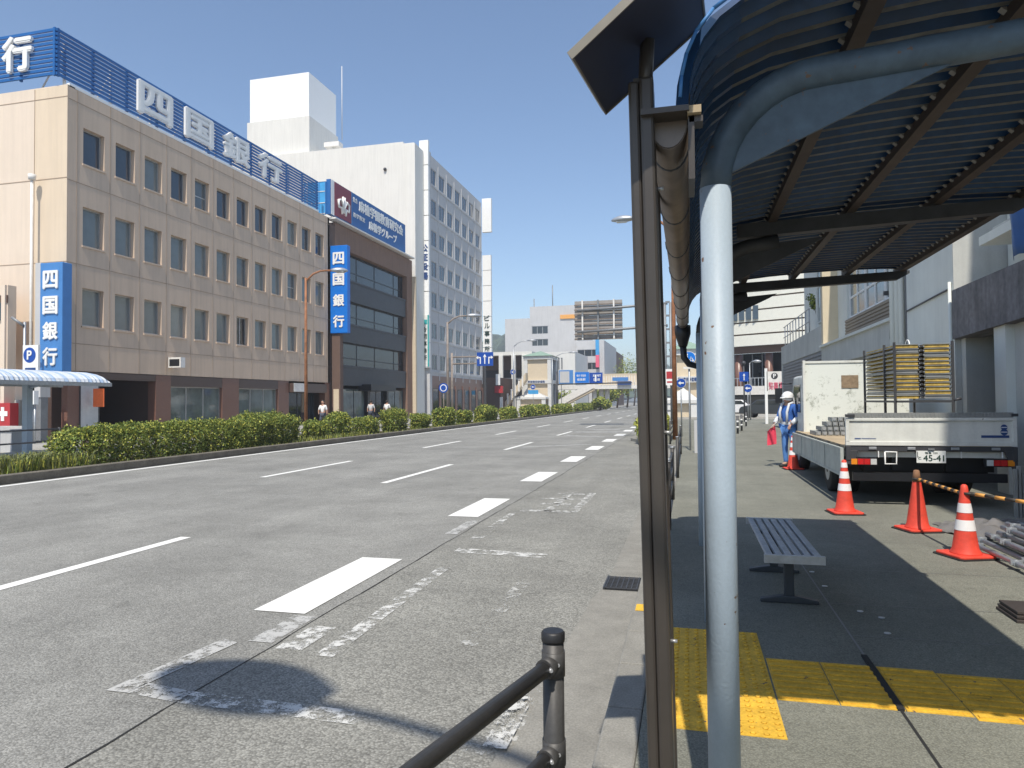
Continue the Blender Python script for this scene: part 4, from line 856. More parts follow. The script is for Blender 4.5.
# parking sign pole, meter box, red vending machine, white box, rails at the left edge
q = P(30,357,23.5)
t = thing('parking_sign', 'round parking sign with a white letter P on a slim pole by the tan bank', 'sign', (q.x-.25,23.5,0))
b = MB(); b.tube([(q.x-.35,23.55,0),(q.x-.35,23.55,P(18,322,23.5).z)],.05,8,'galv'); b.box(q.x-.38,q.x+.42,23.5,23.6,q.z-1.0,q.z+.5,'white'); b.tube([(q.x-.02,23.49,q.z+.08),(q.x-.02,23.495,q.z+.08)],.32,24,'royal'); b.build('panel', None, t)
b = MB(); textmesh(b, 'P', (q.x-.12,23.485,q.z-.10),.22,.36,'-Y',.02,.04); b.box(q.x-.25,q.x+.3,23.49,23.5,q.z-.85,q.z-.45,'inkb'); b.build('lettering', None, t)
b = MB(); b.tube([(q.x-.35,23.5,P(18,326,23.5).z),(q.x-.75,23.3,P(12,318,23.5).z)],.06,8); b.build('camera_head','grey',t)
t = thing('lamp_pole', 'slim pale pole with a small head against the cream end wall of the bank', 'pole', (-28.9,25.1,0)); q = P(32,180,25.1)
b = MB(); b.tube([(q.x,25.1,0),(q.x,25.1,q.z)],.06,8); b.tube([(q.x,25.1,q.z),(q.x,25.1,q.z+.25)],[.14,.17],8); b.build('pole','cream_s',t)
t = thing('meter_box', 'small white utility box on a post by the parking sign', 'utility box', (-27.8,23,0)); q = P(30,397,22.5); b = MB(); b.box(q.x-.2,q.x+.2,22.5,22.7,q.z-.3,q.z+.25,'white'); b.tube([(q.x-.05,22.65,0),(q.x-.05,22.65,q.z-.3)],.04,6,'galv'); b.tube([(q.x+.08,22.65,0),(q.x+.08,22.65,q.z-.3)],.04,6,'galv'); b.build('box', None, t)
a = P(0,428,24); c = P(10,403,24)
t = thing('red_sign_board', 'dark red board with a white cross shape at the left edge', 'sign', (a.x,24,0)); b = MB(); b.box(a.x-1.5,c.x,24,24.4,0,c.z,'redb'); q = P(4,414,24); b.box(q.x-.35,q.x+.2,23.98,24,q.z-.09,q.z+.12,'white'); b.box(q.x-.15,q.x+.02,23.979,23.999,q.z-.3,q.z+.3,'white'); b.build('board', None, t)
a = P(0,448,18.5); c = P(12,428,18.5)
t = thing('planter_box', 'white lidded box standing by the railing at the left edge', 'box', (a.x,18.6,0)); b = MB(); b.box(a.x-.6,c.x,18.5,19.0,0,c.z-.1,'wallg'); b.prism([(a.x-.65,18.45,c.z-.1),(c.x+.05,18.45,c.z-.1),(c.x-.15,18.45,c.z+.05),(a.x-.5,18.45,c.z+.05)],(0,.6,0),'wallg'); b.build('box', None, t)
t = thing('boundary_wall', 'grey concrete wall joining the bank at the left edge', 'wall', (-31,25,0)); b = MB(); b.box(-40,-28.9,24.9,25.3,0,P(20,400,25).z); b.build('wall','cwall',t)
t = thing('left_building', 'pale building edge with a dark window at the far left', 'building', (-33,22,0)); a = P(8,285,24.2); b = MB(); b.box(a.x-6,a.x,24.2,24.6,P(0,335,24).z-1.5,a.z,'tanpink'); b.box(a.x-6,a.x+.02,24.15,24.2,P(0,300,24).z-.1,P(0,297,24).z+.1,'brownd'); b.box(a.x-6,a.x-.12,24.12,24.18,P(0,320,24).z,P(0,300,24).z-.1,'glassb'); b.box(a.x-.25,a.x-.05,24.1,24.6,0,a.z,'tanpink'); b.build('wall', None, t)
t = thing('guard_rail', 'dark tubular guard rail across the road by the opposite bus shelter', 'railing', (-19.4,16,0))
b = MB(); ys_ = (8,10,12,14,16,18,20)
for y in ys_: b.tube([(-19.3,y,-.02),(-19.3,y,.85)],.035,8)
for z in (.42,.80): b.tube([(-19.3,8,z),(-19.3,20,z)],.026,8)
b.build('rails','dgrey',t)

# ================================================================ RIGHT SIDE BUILDINGS
RX = 4.9
rb = thing('service_building', 'long shaded grey and white building behind the truck with ledges and shutters', 'building', (7, 25, 0))
b = MB()
# far wing: terrace over a shutter
b.box(RX, 12, 28.4, 40, 3.36, 4.30, 'cwall'); b.box(RX+.05, 12, 28.4, 40, 0, 3.36, 'cwall2' if 0 else 'shut'); b.box(RX+.0,RX+.3,39.6,40,0,3.36,'cwall')
b.box(RX+.9, 12, 31.5, 38, 4.30, 9.5, 'cwall2')
b.build('terrace_wing', None, rb)
b = MB()
for i in range(22): z = .15+i*.145; b.box(RX+.01, RX+.05, 28.5, 39.5, z, z+.09)
b.build('shutter', 'shut', rb)
b = MB(); y = 31.7
while y < 40: b.tube([(RX+.12,y,4.3),(RX+.12,y,5.35)],.022,6); y += .95
for z in (4.8,5.35): b.tube([(RX+.12,31.6,z),(RX+.12,39.9,z)],.022,6)
b.build('terrace_railing', 'galv', rb)
# beige cross wall, lit from the street side
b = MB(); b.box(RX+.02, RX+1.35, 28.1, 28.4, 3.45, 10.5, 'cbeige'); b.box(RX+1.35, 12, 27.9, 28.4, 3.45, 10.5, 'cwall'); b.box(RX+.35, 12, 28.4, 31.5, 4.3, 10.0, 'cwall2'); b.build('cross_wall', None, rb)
make_window(rb, 1.3, 3.3, 'cwall2', 'blind', mull=(.5,), trans=(.45,), loc=loc(rb,(RX+.33,30.2,4.6)), rz=PI)
# ledge and middle wing with windows
b = MB(); b.box(RX, RX+.6, 18.9, 28.4, 2.75, 3.45, 'cwall'); b.box(RX-.08, RX+.5, 18.8, 28.45, 3.45, 3.53, 'cwall2'); b.box(RX+.62, 12, 18.9, 28.1, 0, 2.9, 'cwall')
us = [18.9, 19.7, 26.6, 28.1]; vs = [3.45, 4.3, 6.9, 10.5]; facade(b, lambda u,v,w_: (RX+.55+w_, u, v), us, vs, {(1,1)}, .2, 'cwall2'); b.box(RX+.76, 12, 18.9, 28.1, 3.45, 10.5, 'cwall')
b.box(RX+.50,RX+.56,19.7,26.6,3.50,4.28,'siding')
for i in range(7): z = 3.55+i*.105; b.box(RX+.47,RX+.50,19.7,26.6,z,z+.07,'siding')
b.build('middle_wing', None, rb)
for i in range(3): make_window(rb, 2.25, 2.55, 'white', 'blind', mull=(.5,), trans=(.28,), loc=loc(rb,(RX+.66,20.85+i*2.3,4.32)), rz=PI, t=.07)
b = MB()
for dx, y, r_ in ((-.02,18.75,.09),(.02,18.45,.10),(.0,18.15,.07)): b.tube([(RX+dx,y,0),(RX+dx,y,10.5)],r_,10,'cwall2')
b.box(RX+.05,RX+.5,17.75,18.05,0,10.5,'cdark'); b.tube([(RX-.05,18.95,4.1),(RX-.03,18.95,3.9),(RX-.04,19.0,3.0)],.015,6,'dgrey'); b.box(RX-.18,RX-.04,18.9,19.0,4.08,4.18,'dgrey'); b.build('drainpipe', None, rb)
# white wall with small window, sill and cable
b = MB(); us = [14.85, 15.9, 16.45, 17.75]; vs = [0, 4.95, 5.65, 13.5]; facade(b, lambda u,v,w_: (RX+w_, u, v), us, vs, {(1,1)}, .2, 'cwall2'); b.box(RX+.21,12,14.85,17.75,0,13.5,'cwall2'); b.box(RX+.0,12,14.83,14.85,0,13.5,'cwall'); b.box(RX-.12,RX,15.8,17.0,4.84,4.93,'cwall'); b.box(RX+.21,12,17.75,18.9,0,13.5,'cwall2'); b.build('white_wall', None, rb)
make_window(rb, .55, .68, 'dgrey', 'glass', loc=loc(rb,(RX+.12,16.18,4.96)), rz=PI, t=.04)
b = MB(); b.tube([(RX-.03,17.7,3.52),(RX-.03,15.0,3.62)],.018,6,'dgrey'); b.tube([(RX-.03,14.95,0),(RX-.03,14.95,3.75)],.03,8,'cwall2'); b.build('conduit', None, rb)
b = MB(); c_ = Vector((RX-.35,16.5,2.62)); rg = [c_+Vector((0,.16*math.cos(a*PI/8),.16*math.sin(a*PI/8))) for a in range(17)]; b.tube(rg,.012,5,'white',cap=False); b.tube([(RX,16.3,2.42),(RX-.35,16.5,2.42)],.03,6,'dgrey'); b.ball((RX-.35,16.25,2.45),.06,'wallg'); b.build('wall_lamp', None, rb)
# near wing: grimy concrete fascia over a recess with pillar and brown shutter, upper floor set back
b = MB(); b.prism([(RX-.05,14.8,2.64),(RX-.05,4.5,2.95),(RX-.05,4.5,3.62),(RX-.05,14.8,3.56)],(.45,0,0),'cdark'); b.build('fascia', None, rb)
b = MB(); b.box(RX+.4,12,3,14.82,3.3,3.5,'cwall'); b.box(RX+.9,12,3,14.8,3.5,15.4,'cwall2'); b.box(RX+1.6,12,3,14.8,0,3.3,'cwall'); b.box(RX+.02,RX+.42,12.72,13.15,0,3.3,'cwall2'); b.box(RX+.15,RX+.45,12.32,12.72,0,3.3,'cwall'); b.box(RX+.1,12,14.6,14.82,0,3.4,'cwall'); b.build('near_wing', None, rb)
b = MB(); b.box(RX+.2,RX+.28,4.5,12.3,0,3.2,'shutb')
for i in range(26): z = .1+i*.118; b.box(RX+.17,RX+.2,4.5,12.3,z,z+.075,'shutb')
b.build('brown_shutter', None, rb)
b = MB(); b.tube([(RX+1.0,14.3,.5),(RX+1.0,14.3,1.55),(RX+1.0,14.2,1.62),(RX+1.0,13.9,1.62),(RX+1.0,13.85,2.3)],.03,8,'dgrey'); b.build('pipework', None, rb)
b = MB(); b.box(RX+.25,RX+.9,7.5,14.3,4.28,4.44,'cwall2'); b.box(RX+.4,RX+.9,7.5,14.1,4.44,4.56,'cwall'); b.build('window_ledge', None, rb)
for i in range(3): make_window(rb, 1.75, 2.0, 'grey', 'blind', mull=(.5,), loc=loc(rb,(RX+.84,13.1-i*1.8,4.58)), rz=PI, t=.06)
b = MB(); b.box(RX+.86,RX+.9,8,13.3,3.6,4.4,'cwall2'); 
for y in (8.8,10.2,11.6,13.0): b.box(RX+.85,RX+.86,y,y+.02,3.55,4.42,'cwall')
b.build('spandrel', None, rb)
q = P(803,308,33); tree('potted_tree', 'small leafy tree growing on the upstairs terrace behind the railing', RX+.75, 33.4, 1.9, .42, 500, .09, .03, z0=4.3, group='terrace plants', cr=.6)
t = thing('unseen_shade_building', 'unseen tall pale building added to shade the truck, outside the right edge', 'building', (6,-3,0))  # out-of-view block added to throw shadow on the truck's tailgate
b = MB(); us = [-9]; vs = [0,3.6]; hs = set()
for i in range(4): us += [-8.2+i*2.6, -6.6+i*2.6]
us.append(2.2)
for i in range(4): vs += [4.4+i*3.2, 6.0+i*3.2]
vs.append(16.5)
for i in range(4):
    for j in range(4): hs.add((1+2*i, 2+2*j))
facade(b, lambda u,v,w_: (4.3+w_,u,v), us, vs, hs, .2, 'cwall2'); b.box(4.51,12,-9,2.2,0,16.5,'cwall2'); b.box(4.3,4.51,2.19,2.2,0,16.5,'cwall2'); b.build('wall', None, t)
for i in range(4):
    for j in range(4): make_window(t, 1.58, 1.58, 'alu', 'glassb', mull=(.5,), loc=loc(t,(4.45,-7.4+i*2.6,4.41+j*3.2)), rz=PI)
t = thing('blue_tarpaulin', 'blue tarpaulin hanging in front of the grimy concrete ledge at the right edge', 'tarpaulin', (4.55,11.3,3.5)); b = MB(); g = []
for i in range(13):
    row = []
    for j in range(9):
        u, v = i/12, j/8; y_ = 11.85 - .42*v - 1.9*u*(1-.25*v); row.append(b.b.verts.new((4.55+.05*math.sin(u*16+v*3), y_, 4.95-1.45*v+.05*math.sin(u*9)*v)))
    g.append(row)
for i in range(12):
    for j in range(8): b.b.faces.new((g[i][j],g[i+1][j],g[i+1][j+1],g[i][j+1])).smooth = True
o = b.build('sheet','tarp',t); o.modifiers.new('t','SOLIDIFY').thickness = .006
# curved striped building in the distance
t = thing('striped_building', 'large cream building with curved dark stripes over a brown glass ground floor', 'building', (22,85,0))
b = MB(); cx, cy, rr = 38, 129, 60; A0, A1 = 233, 300; n = 60
def ring(b, r, z0, z1, m):
    pts = [(cx+r*math.cos(R(A0+(A1-A0)*i/n)), cy+r*math.sin(R(A0+(A1-A0)*i/n))) for i in range(n+1)]
    for p_, q_ in zip(pts, pts[1:]): b.face([(p_[0],p_[1],z0),(q_[0],q_[1],z0),(q_[0],q_[1],z1),(p_[0],p_[1],z1)], m)
    return pts
base = 7.2
for i in range(9):
    z0 = base+i*1.28; ring(b, rr, z0, z0+1.12, 'stripew'); ring(b, rr-.25, z0+1.12, z0+1.28, 'brownd')
    p1 = [(cx+rr*math.cos(R(A0+(A1-A0)*k/n)), cy+rr*math.sin(R(A0+(A1-A0)*k/n))) for k in range(n+1)]; p2 = [(cx+(rr-.26)*math.cos(R(A0+(A1-A0)*k/n)), cy+(rr-.26)*math.sin(R(A0+(A1-A0)*k/n))) for k in range(n+1)]
    for k in range(n): b.face([(*p1[k],z0+1.12),(*p1[k+1],z0+1.12),(*p2[k+1],z0+1.12),(*p2[k],z0+1.12)],'stripew'); b.face([(*p1[k],z0),(*p1[k+1],z0),(*p2[k+1],z0),(*p2[k],z0)],'stripew')
ring(b, rr-.4, 6.4, 7.2, 'brownd')
b.build('striped_wall', None, t)
b = MB(); ring(b, rr-2.2, 2.6, 6.5, 'glass'); b.build('glazing', None, t)
b = MB()
for k in range(0,n,3): a_ = R(A0+(A1-A0)*k/n); b.tube([(cx+(rr-1.2)*math.cos(a_),cy+(rr-1.2)*math.sin(a_),0),(cx+(rr-1.2)*math.cos(a_),cy+(rr-1.2)*math.sin(a_),6.4)],.42,12,'granite')
for k in range(0,n): a_ = R(A0+(A1-A0)*k/n); b.box(cx+(rr-2.1)*math.cos(a_)-.06,cx+(rr-2.1)*math.cos(a_)+.06,cy+(rr-2.1)*math.sin(a_)-.06,cy+(rr-2.1)*math.sin(a_)+.06,2.6,6.4,'grey')
b.build('columns', None, t)
b = MB(); ring(b, rr+.6, 2.0, 2.9, 'cream_s'); ring(b, rr+.5, .0, 2.0, 'dark'); b.build('terrace', None, t)
b = MB()
for k in range(0, n*3): a_ = R(A0+(A1-A0)*k/n/3); x_, y_ = cx+(rr+.5)*math.cos(a_), cy+(rr+.5)*math.sin(a_); b.box(x_-.03,x_+.03,y_-.03,y_+.03,2.9,3.8)
ring(b, rr+.5, 3.7, 3.8, 'galv'); b.build('railing', 'galv', t)
b = MB(); a_ = math.atan2(78-cy, 5.2-cx)
for i in range(6): aa = a_+R(-2+i*.75); b.box(cx+(rr+.08)*math.cos(aa)-.3,cx+(rr+.08)*math.cos(aa)+.22,cy+(rr+.05)*math.sin(aa)-.15,cy+(rr+.05)*math.sin(aa)+.1,base+2.75,base+4.2)
b.build('window_strip','glassb',t)
# parking board, cars, small signs at the end of the pavement
Yb_ = 46; a = P(767,391,Yb_); c = P(797,371,Yb_)
t = thing('parking_board', 'white and pink parking information board on white posts at the end of the pavement', 'sign', (a.x,Yb_,0))
b = MB(); b.box(a.x,c.x,Yb_,Yb_+.1,a.z,c.z,'cream_s'); b.box(a.x-.12,a.x+.04,Yb_,Yb_+.15,0,c.z+.2,'white'); b.box(c.x-.05,c.x+.08,Yb_,Yb_+.15,0,c.z+.1,'white'); b.build('board', None, t)
b = MB(); b.tube([(a.x+.45,Yb_-.01,c.z-.28),(a.x+.45,Yb_-.005,c.z-.28)],.2,18,'dgrey'); b.build('badge', None, t)
b = MB(); textmesh(b,'P',(a.x+.38,Yb_-.02,c.z-.40),.15,.25,'-Y',.01,.04); textmesh(b,'駐車場 入口',(a.x+.1,Yb_-.01,c.z-.95),1.5,.28,'-Y',.01,.02,'pink'); textmesh(b,'月極 時間貸',(a.x+.1,Yb_-.01,a.z+.08),1.5,.22,'-Y',.01,.02,'pink'); b.build('lettering', None, t)
q = P(744,377,50); t = thing('direction_post', 'small blue direction sign on a dark post near the parking board', 'sign', (q.x,50,0))
b = MB(); b.box(q.x-.3,q.x+.3,50,50.05,q.z-.3,q.z+.35,'royal'); b.tube([(q.x,50.1,0),(q.x,50.1,q.z+.9)],.05,6,'dgrey'); b.ball((q.x,50.1,q.z+.95),.15,'dgrey'); arrow(b,q.x,49.99,q.z,.5,'up'); b.build('sign', None, t)
q = P(749,388,51); round_sign('small round blue sign behind the thin pale street lamp', q.x,52,q.z,.3)
def car(label, x, y, m, rz=0):
    t = thing('parked_car', label, 'car', (0,0,0)); b = MB()
    prof = [(-2.1,.35),(-2.1,.85),(-1.9,1.0),(-1.3,1.08),(-.8,1.48),(.7,1.5),(1.25,1.08),(2.0,.92),(2.15,.7),(2.15,.35)]
    b.prism([(-.8,u,z) for u, z in prof],(1.6,0,0)); b.build('body', m, t, bevel=.07)
    b = MB(); b.prism([(-.81,-1.1,1.1),(-.81,-.75,1.42),(-.81,.62,1.44),(-.81,1.05,1.1)],(1.62,0,0)); b.prism([(-.66,-1.36,1.07),(.66,-1.36,1.07),(.56,-.86,1.47),(-.56,-.86,1.47)],(0,-.03,0)); b.build('windows','glass',t)
    for sx in (-.74,.74):
        for sy in (-1.3,1.35): MB().tube([(sx-.1,sy,.32),(sx+.1,sy,.32)],.32,16).build('wheel','rubber',t)
    for sx in (-.65,.65): MB().box(sx-.12,sx+.12,-2.13,-2.09,.7,.88).build('tail_light','lampr',t)
    t.location = (x,y,0); t.rotation_euler = (0,0,rz); return t
car('dark parked car under the terrace near the parking board', 6.3, 60, 'card', R(70)); q = P(741,400,62); car('white car crossing beyond the end of the pavement', q.x-.3, 66, 'carw', R(75))
b = MB()
for i in range(3):
    q = P(737+i*5, 412, 40-i*2)
for i, (px, Y) in enumerate(((737.5,33),(741.5,36),(746,42))):
    q = P(px,418,Y); t = thing('bollard', ('black and white banded bollard nearest the shelter pole','second banded bollard at the end of the pavement','farthest banded bollard near the thin pale street lamp')[i], 'bollard', (q.x,Y,0), group='bollards at the end of the pavement')
    b = MB(); b.tube([(q.x,Y,0),(q.x,Y,.8)],.05,10,'dgrey'); b.tube([(q.x,Y,.5),(q.x,Y,.58)],.054,10,'white'); b.tube([(q.x,Y,.25),(q.x,Y,.33)],.054,10,'white'); b.build('post', None, t)
b = MB()
t = thing('notice_board', 'pale free-standing notice board on the pavement just left of the shelter pole', 'sign', (-.2,21,0)); q = P(693,445,21); b.box(q.x+.04,q.x+.24,21,21.06,0,.95,'wallg'); b.build('board', None, t)
hedge_bush(-1.9,-.95,26,38,.85,'green bush beside the rusty street lamp on the right kerb',350,.05,('leaf2','leaf'),'kerbside bushes')

# ================================================================ BUS SHELTER
sh = thing('bus_shelter', 'blue corrugated bus shelter roof with pale blue poles and cantilever beams above the pavement', 'bus shelter', (.13, 5.4, 0))
YN, YF = 2.13, 7.9
prof = [(-.005,2.44),(.0,2.505),(.015,2.57),(.045,2.635),(.095,2.695),(.17,2.745),(.30,2.795),(.52,2.83),(.85,2.86),(1.2,2.88),(1.6,2.89),(1.9,2.885),(2.14,2.875)]
def roofsheet(y0, y1, prof, per=.118, amp=.019):
    """arched ribbed sheet: flat dusty lower ribs, blue webs and upper flats"""
    b = MB(); st = []; y = y0
    while y < y1 - .001:
        for f_, h_ in ((0,-1),(.26,-1),(.40,1),(.84,1)):
            if y + f_*per < y1: st.append((y + f_*per, h_*amp))
        y += per
    st.append((y1, amp)); rows = []
    for yy, s_ in st:
        row = []
        for k, (x, z) in enumerate(prof):
            a = Vector(prof[max(0,k-1)]); c = Vector(prof[min(len(prof)-1,k+1)]); d = (c-a).normalized(); row.append(b.b.verts.new((x - d.y*s_, yy, z + d.x*s_)))
        rows.append(row)
    kb, kd = b.mi('roofblue'), b.mi('ribdust')
    for i, (p_, q_) in enumerate(zip(rows, rows[1:])):
        low = st[i][1] < 0 and st[i+1][1] < 0
        for k in range(len(prof)-1):
            f = b.b.faces.new((p_[k],p_[k+1],q_[k+1],q_[k])); f.material_index = kd if low and k > 4 else kb
    return b
o = roofsheet(YN, YF, prof).build('roof_sheet', None, sh)
b = MB(); pf = [(x,z) for x,z in prof]
for (xa,za),(xb,zb) in zip(pf[:7],pf[1:8]): b.tube([(xa-.005,YN-.004,za+.01),(xb-.005,YN-.004,zb+.01)],.006,6)
b.build('edge_trim', 'bluef', sh)
PX = .100
def beam(yc, PX, front):
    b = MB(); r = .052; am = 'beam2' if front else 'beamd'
    arc = [(PX+.35-.35*math.cos(PI/2*k/8), yc, 2.26+.36*math.sin(PI/2*k/8)) for k in range(1,9)]
    b.tube([(PX,yc,0),(PX,yc,2.262)], r, 24, cap=True); p = b.build('pole', 'pole', sh)
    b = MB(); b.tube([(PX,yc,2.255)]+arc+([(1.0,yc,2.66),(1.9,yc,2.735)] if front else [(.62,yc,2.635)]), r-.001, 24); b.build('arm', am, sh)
    b = MB(); g = [(PX+.05,yc-.006,2.31),(PX+.05,yc-.006,2.36)] + [arc[k] for k in (3,5,7)] + [(.92,yc-.006,2.65),(.84,yc-.006,2.605)]
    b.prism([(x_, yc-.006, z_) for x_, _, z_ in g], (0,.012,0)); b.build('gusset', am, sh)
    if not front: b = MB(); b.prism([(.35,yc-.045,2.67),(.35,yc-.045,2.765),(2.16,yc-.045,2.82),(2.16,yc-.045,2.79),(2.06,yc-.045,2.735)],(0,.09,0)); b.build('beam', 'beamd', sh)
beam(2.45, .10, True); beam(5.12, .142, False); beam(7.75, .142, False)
for x, z in ((.58,2.81),(1.08,2.845),(1.6,2.86),(2.09,2.855)):
    b = MB(); b.box(x-.028,x+.028,YN+.01,YF,z-.045,z+.005)
    y = YN+.05
    while y < YF-.05 and x > .5: b.prism([(x-.0285,y,z-.008),(x-.046,y,z+.008),(x-.0285,y,z+.008)],(0,.03,0),'clip'); y += .115
    b.mats = ['purlin','clip'] if x > .5 else ['purlin']
    for f in b.b.faces: f.material_index = 1 if (x > .5 and len(f.verts) and max(v.co.y for v in f.verts)-min(v.co.y for v in f.verts) < .04 and (max(v.co.x for v in f.verts) < x-.028)) else 0
    b.build('purlin', None, sh)
# gutter pipe with hangers, hopper and elbow
b = MB(); gx, gz = -.045, 2.405; n = 12; rows = []
for y in (YN+.05, YF):
    rows.append([b.b.verts.new((gx+.055*math.cos(PI+PI*k/n), y, gz-.0+.085*math.sin(PI+PI*k/n))) for k in range(n+1)])
for k in range(n): f = b.b.faces.new((rows[0][k],rows[0][k+1],rows[1][k+1],rows[1][k])); f.smooth = True
for y, rw in ((YN+.05,0),(YF,1)): b.b.faces.new([b.b.verts.new(v.co) for v in rows[rw]])
gt = b.build('gutter', 'bronze_l', sh); so_ = gt.modifiers.new('t','SOLIDIFY'); so_.thickness = .004
for i in range(8):
    y = YN+.25+i*.74; b = MB(); b.tube([(gx+.059*math.cos(PI+PI*k/8), y, gz+.089*math.sin(PI+PI*k/8)) for k in range(9)]+[(.0,y,gz+.06)], .006, 5)
    b.build('gutter_bracket', 'dgrey', sh)
b = MB(); b.box(gx-.08,gx+.06,YN-.03,YN+.08,gz-.005,gz+.012); b.box(gx+.06,gx+.10,YN-.0,YN+.06,gz-.03,gz-.012); b.box(.012,.03,YN-.0,YN+.2,gz-.2,gz+.02); b.build('end_bracket', 'bronze', sh)
MB().box(gx+.055,gx+.095,YN-.02,YN+.03,gz-.010,gz+.012).build('wood_block', 'wood', sh)
b = MB(); b.box(-.02,.02,YN+.1,YF,gz-.02,gz+.1); b.build('eaves_rail', 'purlin', sh)
b = MB(); b.tube([(gx,YF-.08,gz-.05),(gx,YF-.08,gz-.14),(gx,YF-.08,gz-.28)],[.085,.085,.045],10); b.tube([(gx,YF-.08,gz-.26),(gx+.01,YF-.08,gz-.40),(gx+.06,YF-.08,gz-.47),(PX+.02,YF-.04,gz-.50),(.145,YF-.02,gz-.62),(.145,YF-.02,.1)],.036,10); b.build('downpipe', 'black', sh)

# ================================================================ INFORMATION POST WITH SOLAR PANEL
t = thing('information_post', 'tall dark bronze information post with a tilted solar panel on top beside the kerb', 'post', (-.09, 2.3, 0))
lean = lambda z: -.085 - .034*(z-.43)/2.1
def stile(b, y, x0, x1, dy, top, bot=0):
    b.prism([(lean(bot)+x0,y,bot),(lean(bot)+x1,y,bot),(lean(top)+x1,y,top),(lean(top)+x0,y,top)],(0,dy,0))
b = MB(); stile(b,2.13,-.045,-.012,.10,2.52); stile(b,2.12,-.0115,.030,.12,2.525); b.build('front_post', 'bronze', t, bevel=.009)
b = MB(); stile(b,2.78,-.04,.02,.07,2.45); b.build('rear_post', 'bronze', t, bevel=.006)
for z0, z1 in ((.62,.70),(1.95,2.03),(1.3,1.33),(2.38,2.46)): MB().prism([(lean(z0)-.025,2.24,z0),(lean(z0)+.012,2.24,z0),(lean(z1)+.012,2.24,z1),(lean(z1)-.025,2.24,z1)],(0,.545,0)).build('cross_rail', 'bronze', t)
b = MB(); b.prism([(lean(.7)-.014,2.25,.705),(lean(.7)+.0,2.25,.705),(lean(1.95)+.0,2.25,1.945),(lean(1.95)-.014,2.25,1.945)],(0,.53,0)); b.build('timetable_panel', 'board', t)
for z in (.82,1.45,2.2,2.43): b = MB(); x = lean(z)+.03; b.tube([(x,2.19,z),(x+.02,2.19,z)],.006,6); b.build('bolt', 'bolt', t)
# solar panel plane through surveyed corners
A = Vector((-.294,1.90,2.50)); D = Vector((.035,1.857,2.742)); Bq = Vector((-.268,2.40,2.535))
w_ = (D-A).length; ux = (D-A).normalized(); vy = (Bq-A); vy = vy - ux*vy.dot(ux); nn = ux.cross(vy).normalized()
b = MB(); th = .016
def slab(b, A, ux, vy, w_, th, m): b.prism([A, A+ux*w_, A+ux*w_+vy, A+vy], nn*th, m)
slab(b, A, ux, vy, w_, th, 'solar'); pan = b.build('solar_panel', None, t)
b = MB(); e = .006
def slab2(b, P0, a, c): b.prism([P0-nn*.004, P0+a-nn*.004, P0+a+c-nn*.004, P0+c-nn*.004], nn*(th+.008))
vn = vy.normalized(); slab2(b, A-vn*e, ux*w_, vn*e); slab2(b, A+vy, ux*w_, vn*e); slab2(b, A-ux*e-vn*e, ux*e, vy+vn*2*e); slab2(b, A+ux*w_-vn*e, ux*e, vy+vn*2*e)
fr = b.build('frame', 'paleframe', t)
b = MB(); c0 = A+ux*w_*.52+vy*.55; b.tube([(lean(2.5),2.17,2.45), c0-nn*.0],.022,10); b.box(lean(2.5)-.03,lean(2.5)+.03,2.14,2.2,2.42,2.53); b.build('bracket', 'bronze', t)

# ================================================================ RAILINGS
t = thing('pipe_railing', 'dark pipe guard railing ending in a capped post in the near foreground', 'railing', (-.385, 1.99, 0))
pp = Vector((-.385,1.99,0)); dr = (Vector((-.575,1.37,0))-Vector((-.40,2.03,0))); dr.normalize()
b = MB(); b.tube([pp+Vector((0,0,-.02)), pp+Vector((0,0,.862))], .0305, 24); b.build('post', 'rail', t)
b = MB(); b.tube([pp+Vector((0,0,.862)), pp+Vector((0,0,.868)), pp+Vector((0,0,.886)), pp+Vector((0,0,.892))], [.033,.034,.034,.029], 24); b.build('cap', 'railcap', t)
for z, z2 in ((.80,.795),(.55,.545)):
    p0 = pp+Vector((0,0,z)); b = MB(); b.tube([p0+dr*.0, p0+dr*.06],.0275,20); b.tube([p0+dr*.055, p0+dr*2.2+Vector((0,0,z2-z))],.0215,20); ra = b.build('rail', 'rail', t)
    b = MB(); b.tube([p0+Vector((0,0,-.035)), p0+Vector((0,0,.035))],.0335,20); b.build('collar', 'rail', t)
    for p_ in (p0+dr*.045+Vector((0,-.0,0)), p0+Vector((0,0,.0))):
        for d2 in (Vector((.55,-.8,.1)).normalized(), Vector((-.85,.5,.1)).normalized()): MB().tube([p_+d2*.026, p_+d2*.036],[.008,.005],8).build('bolt', 'bolt', t)
pp2 = pp+dr*2.15; MB().tube([pp2+Vector((0,0,-.02)), pp2+Vector((0,0,.87))], .0305, 20).build('post','rail',t)
def guard(label, y0, y1, x0=-.27, x1=-.27, nbar=2):
    t = thing('guard_railing', label, 'railing', (x0,(y0+y1)/2,0), group='guard panels along the kerb')
    for y, x in ((y0,x0),(y1,x1)):
        b = MB(); b.tube([(x,y,-.02),(x,y,.80)],.03,12,'rail'); b.tube([(x,y,.80),(x,y,.82)],.034,12,'galv'); b.build('post', None, t)
    b = MB()
    for z in (.72,.50,.28): b.tube([(x0,y0,z),(x1,y1,z)],.021,10)
    b.build('rails', 'rail', t)
guard('dark guard panel nearest behind the information post', 6.3, 8.6, -.245,-.245); guard('dark guard panel second behind the information post', 8.9, 11.2, -.25,-.25); guard('dark guard panel farther along the kerb before the widened pavement', 14.3, 20.5,-.22,-.22); guard('thin dark railing beside the rusty street lamp', 25, 31, -.62, -.62)

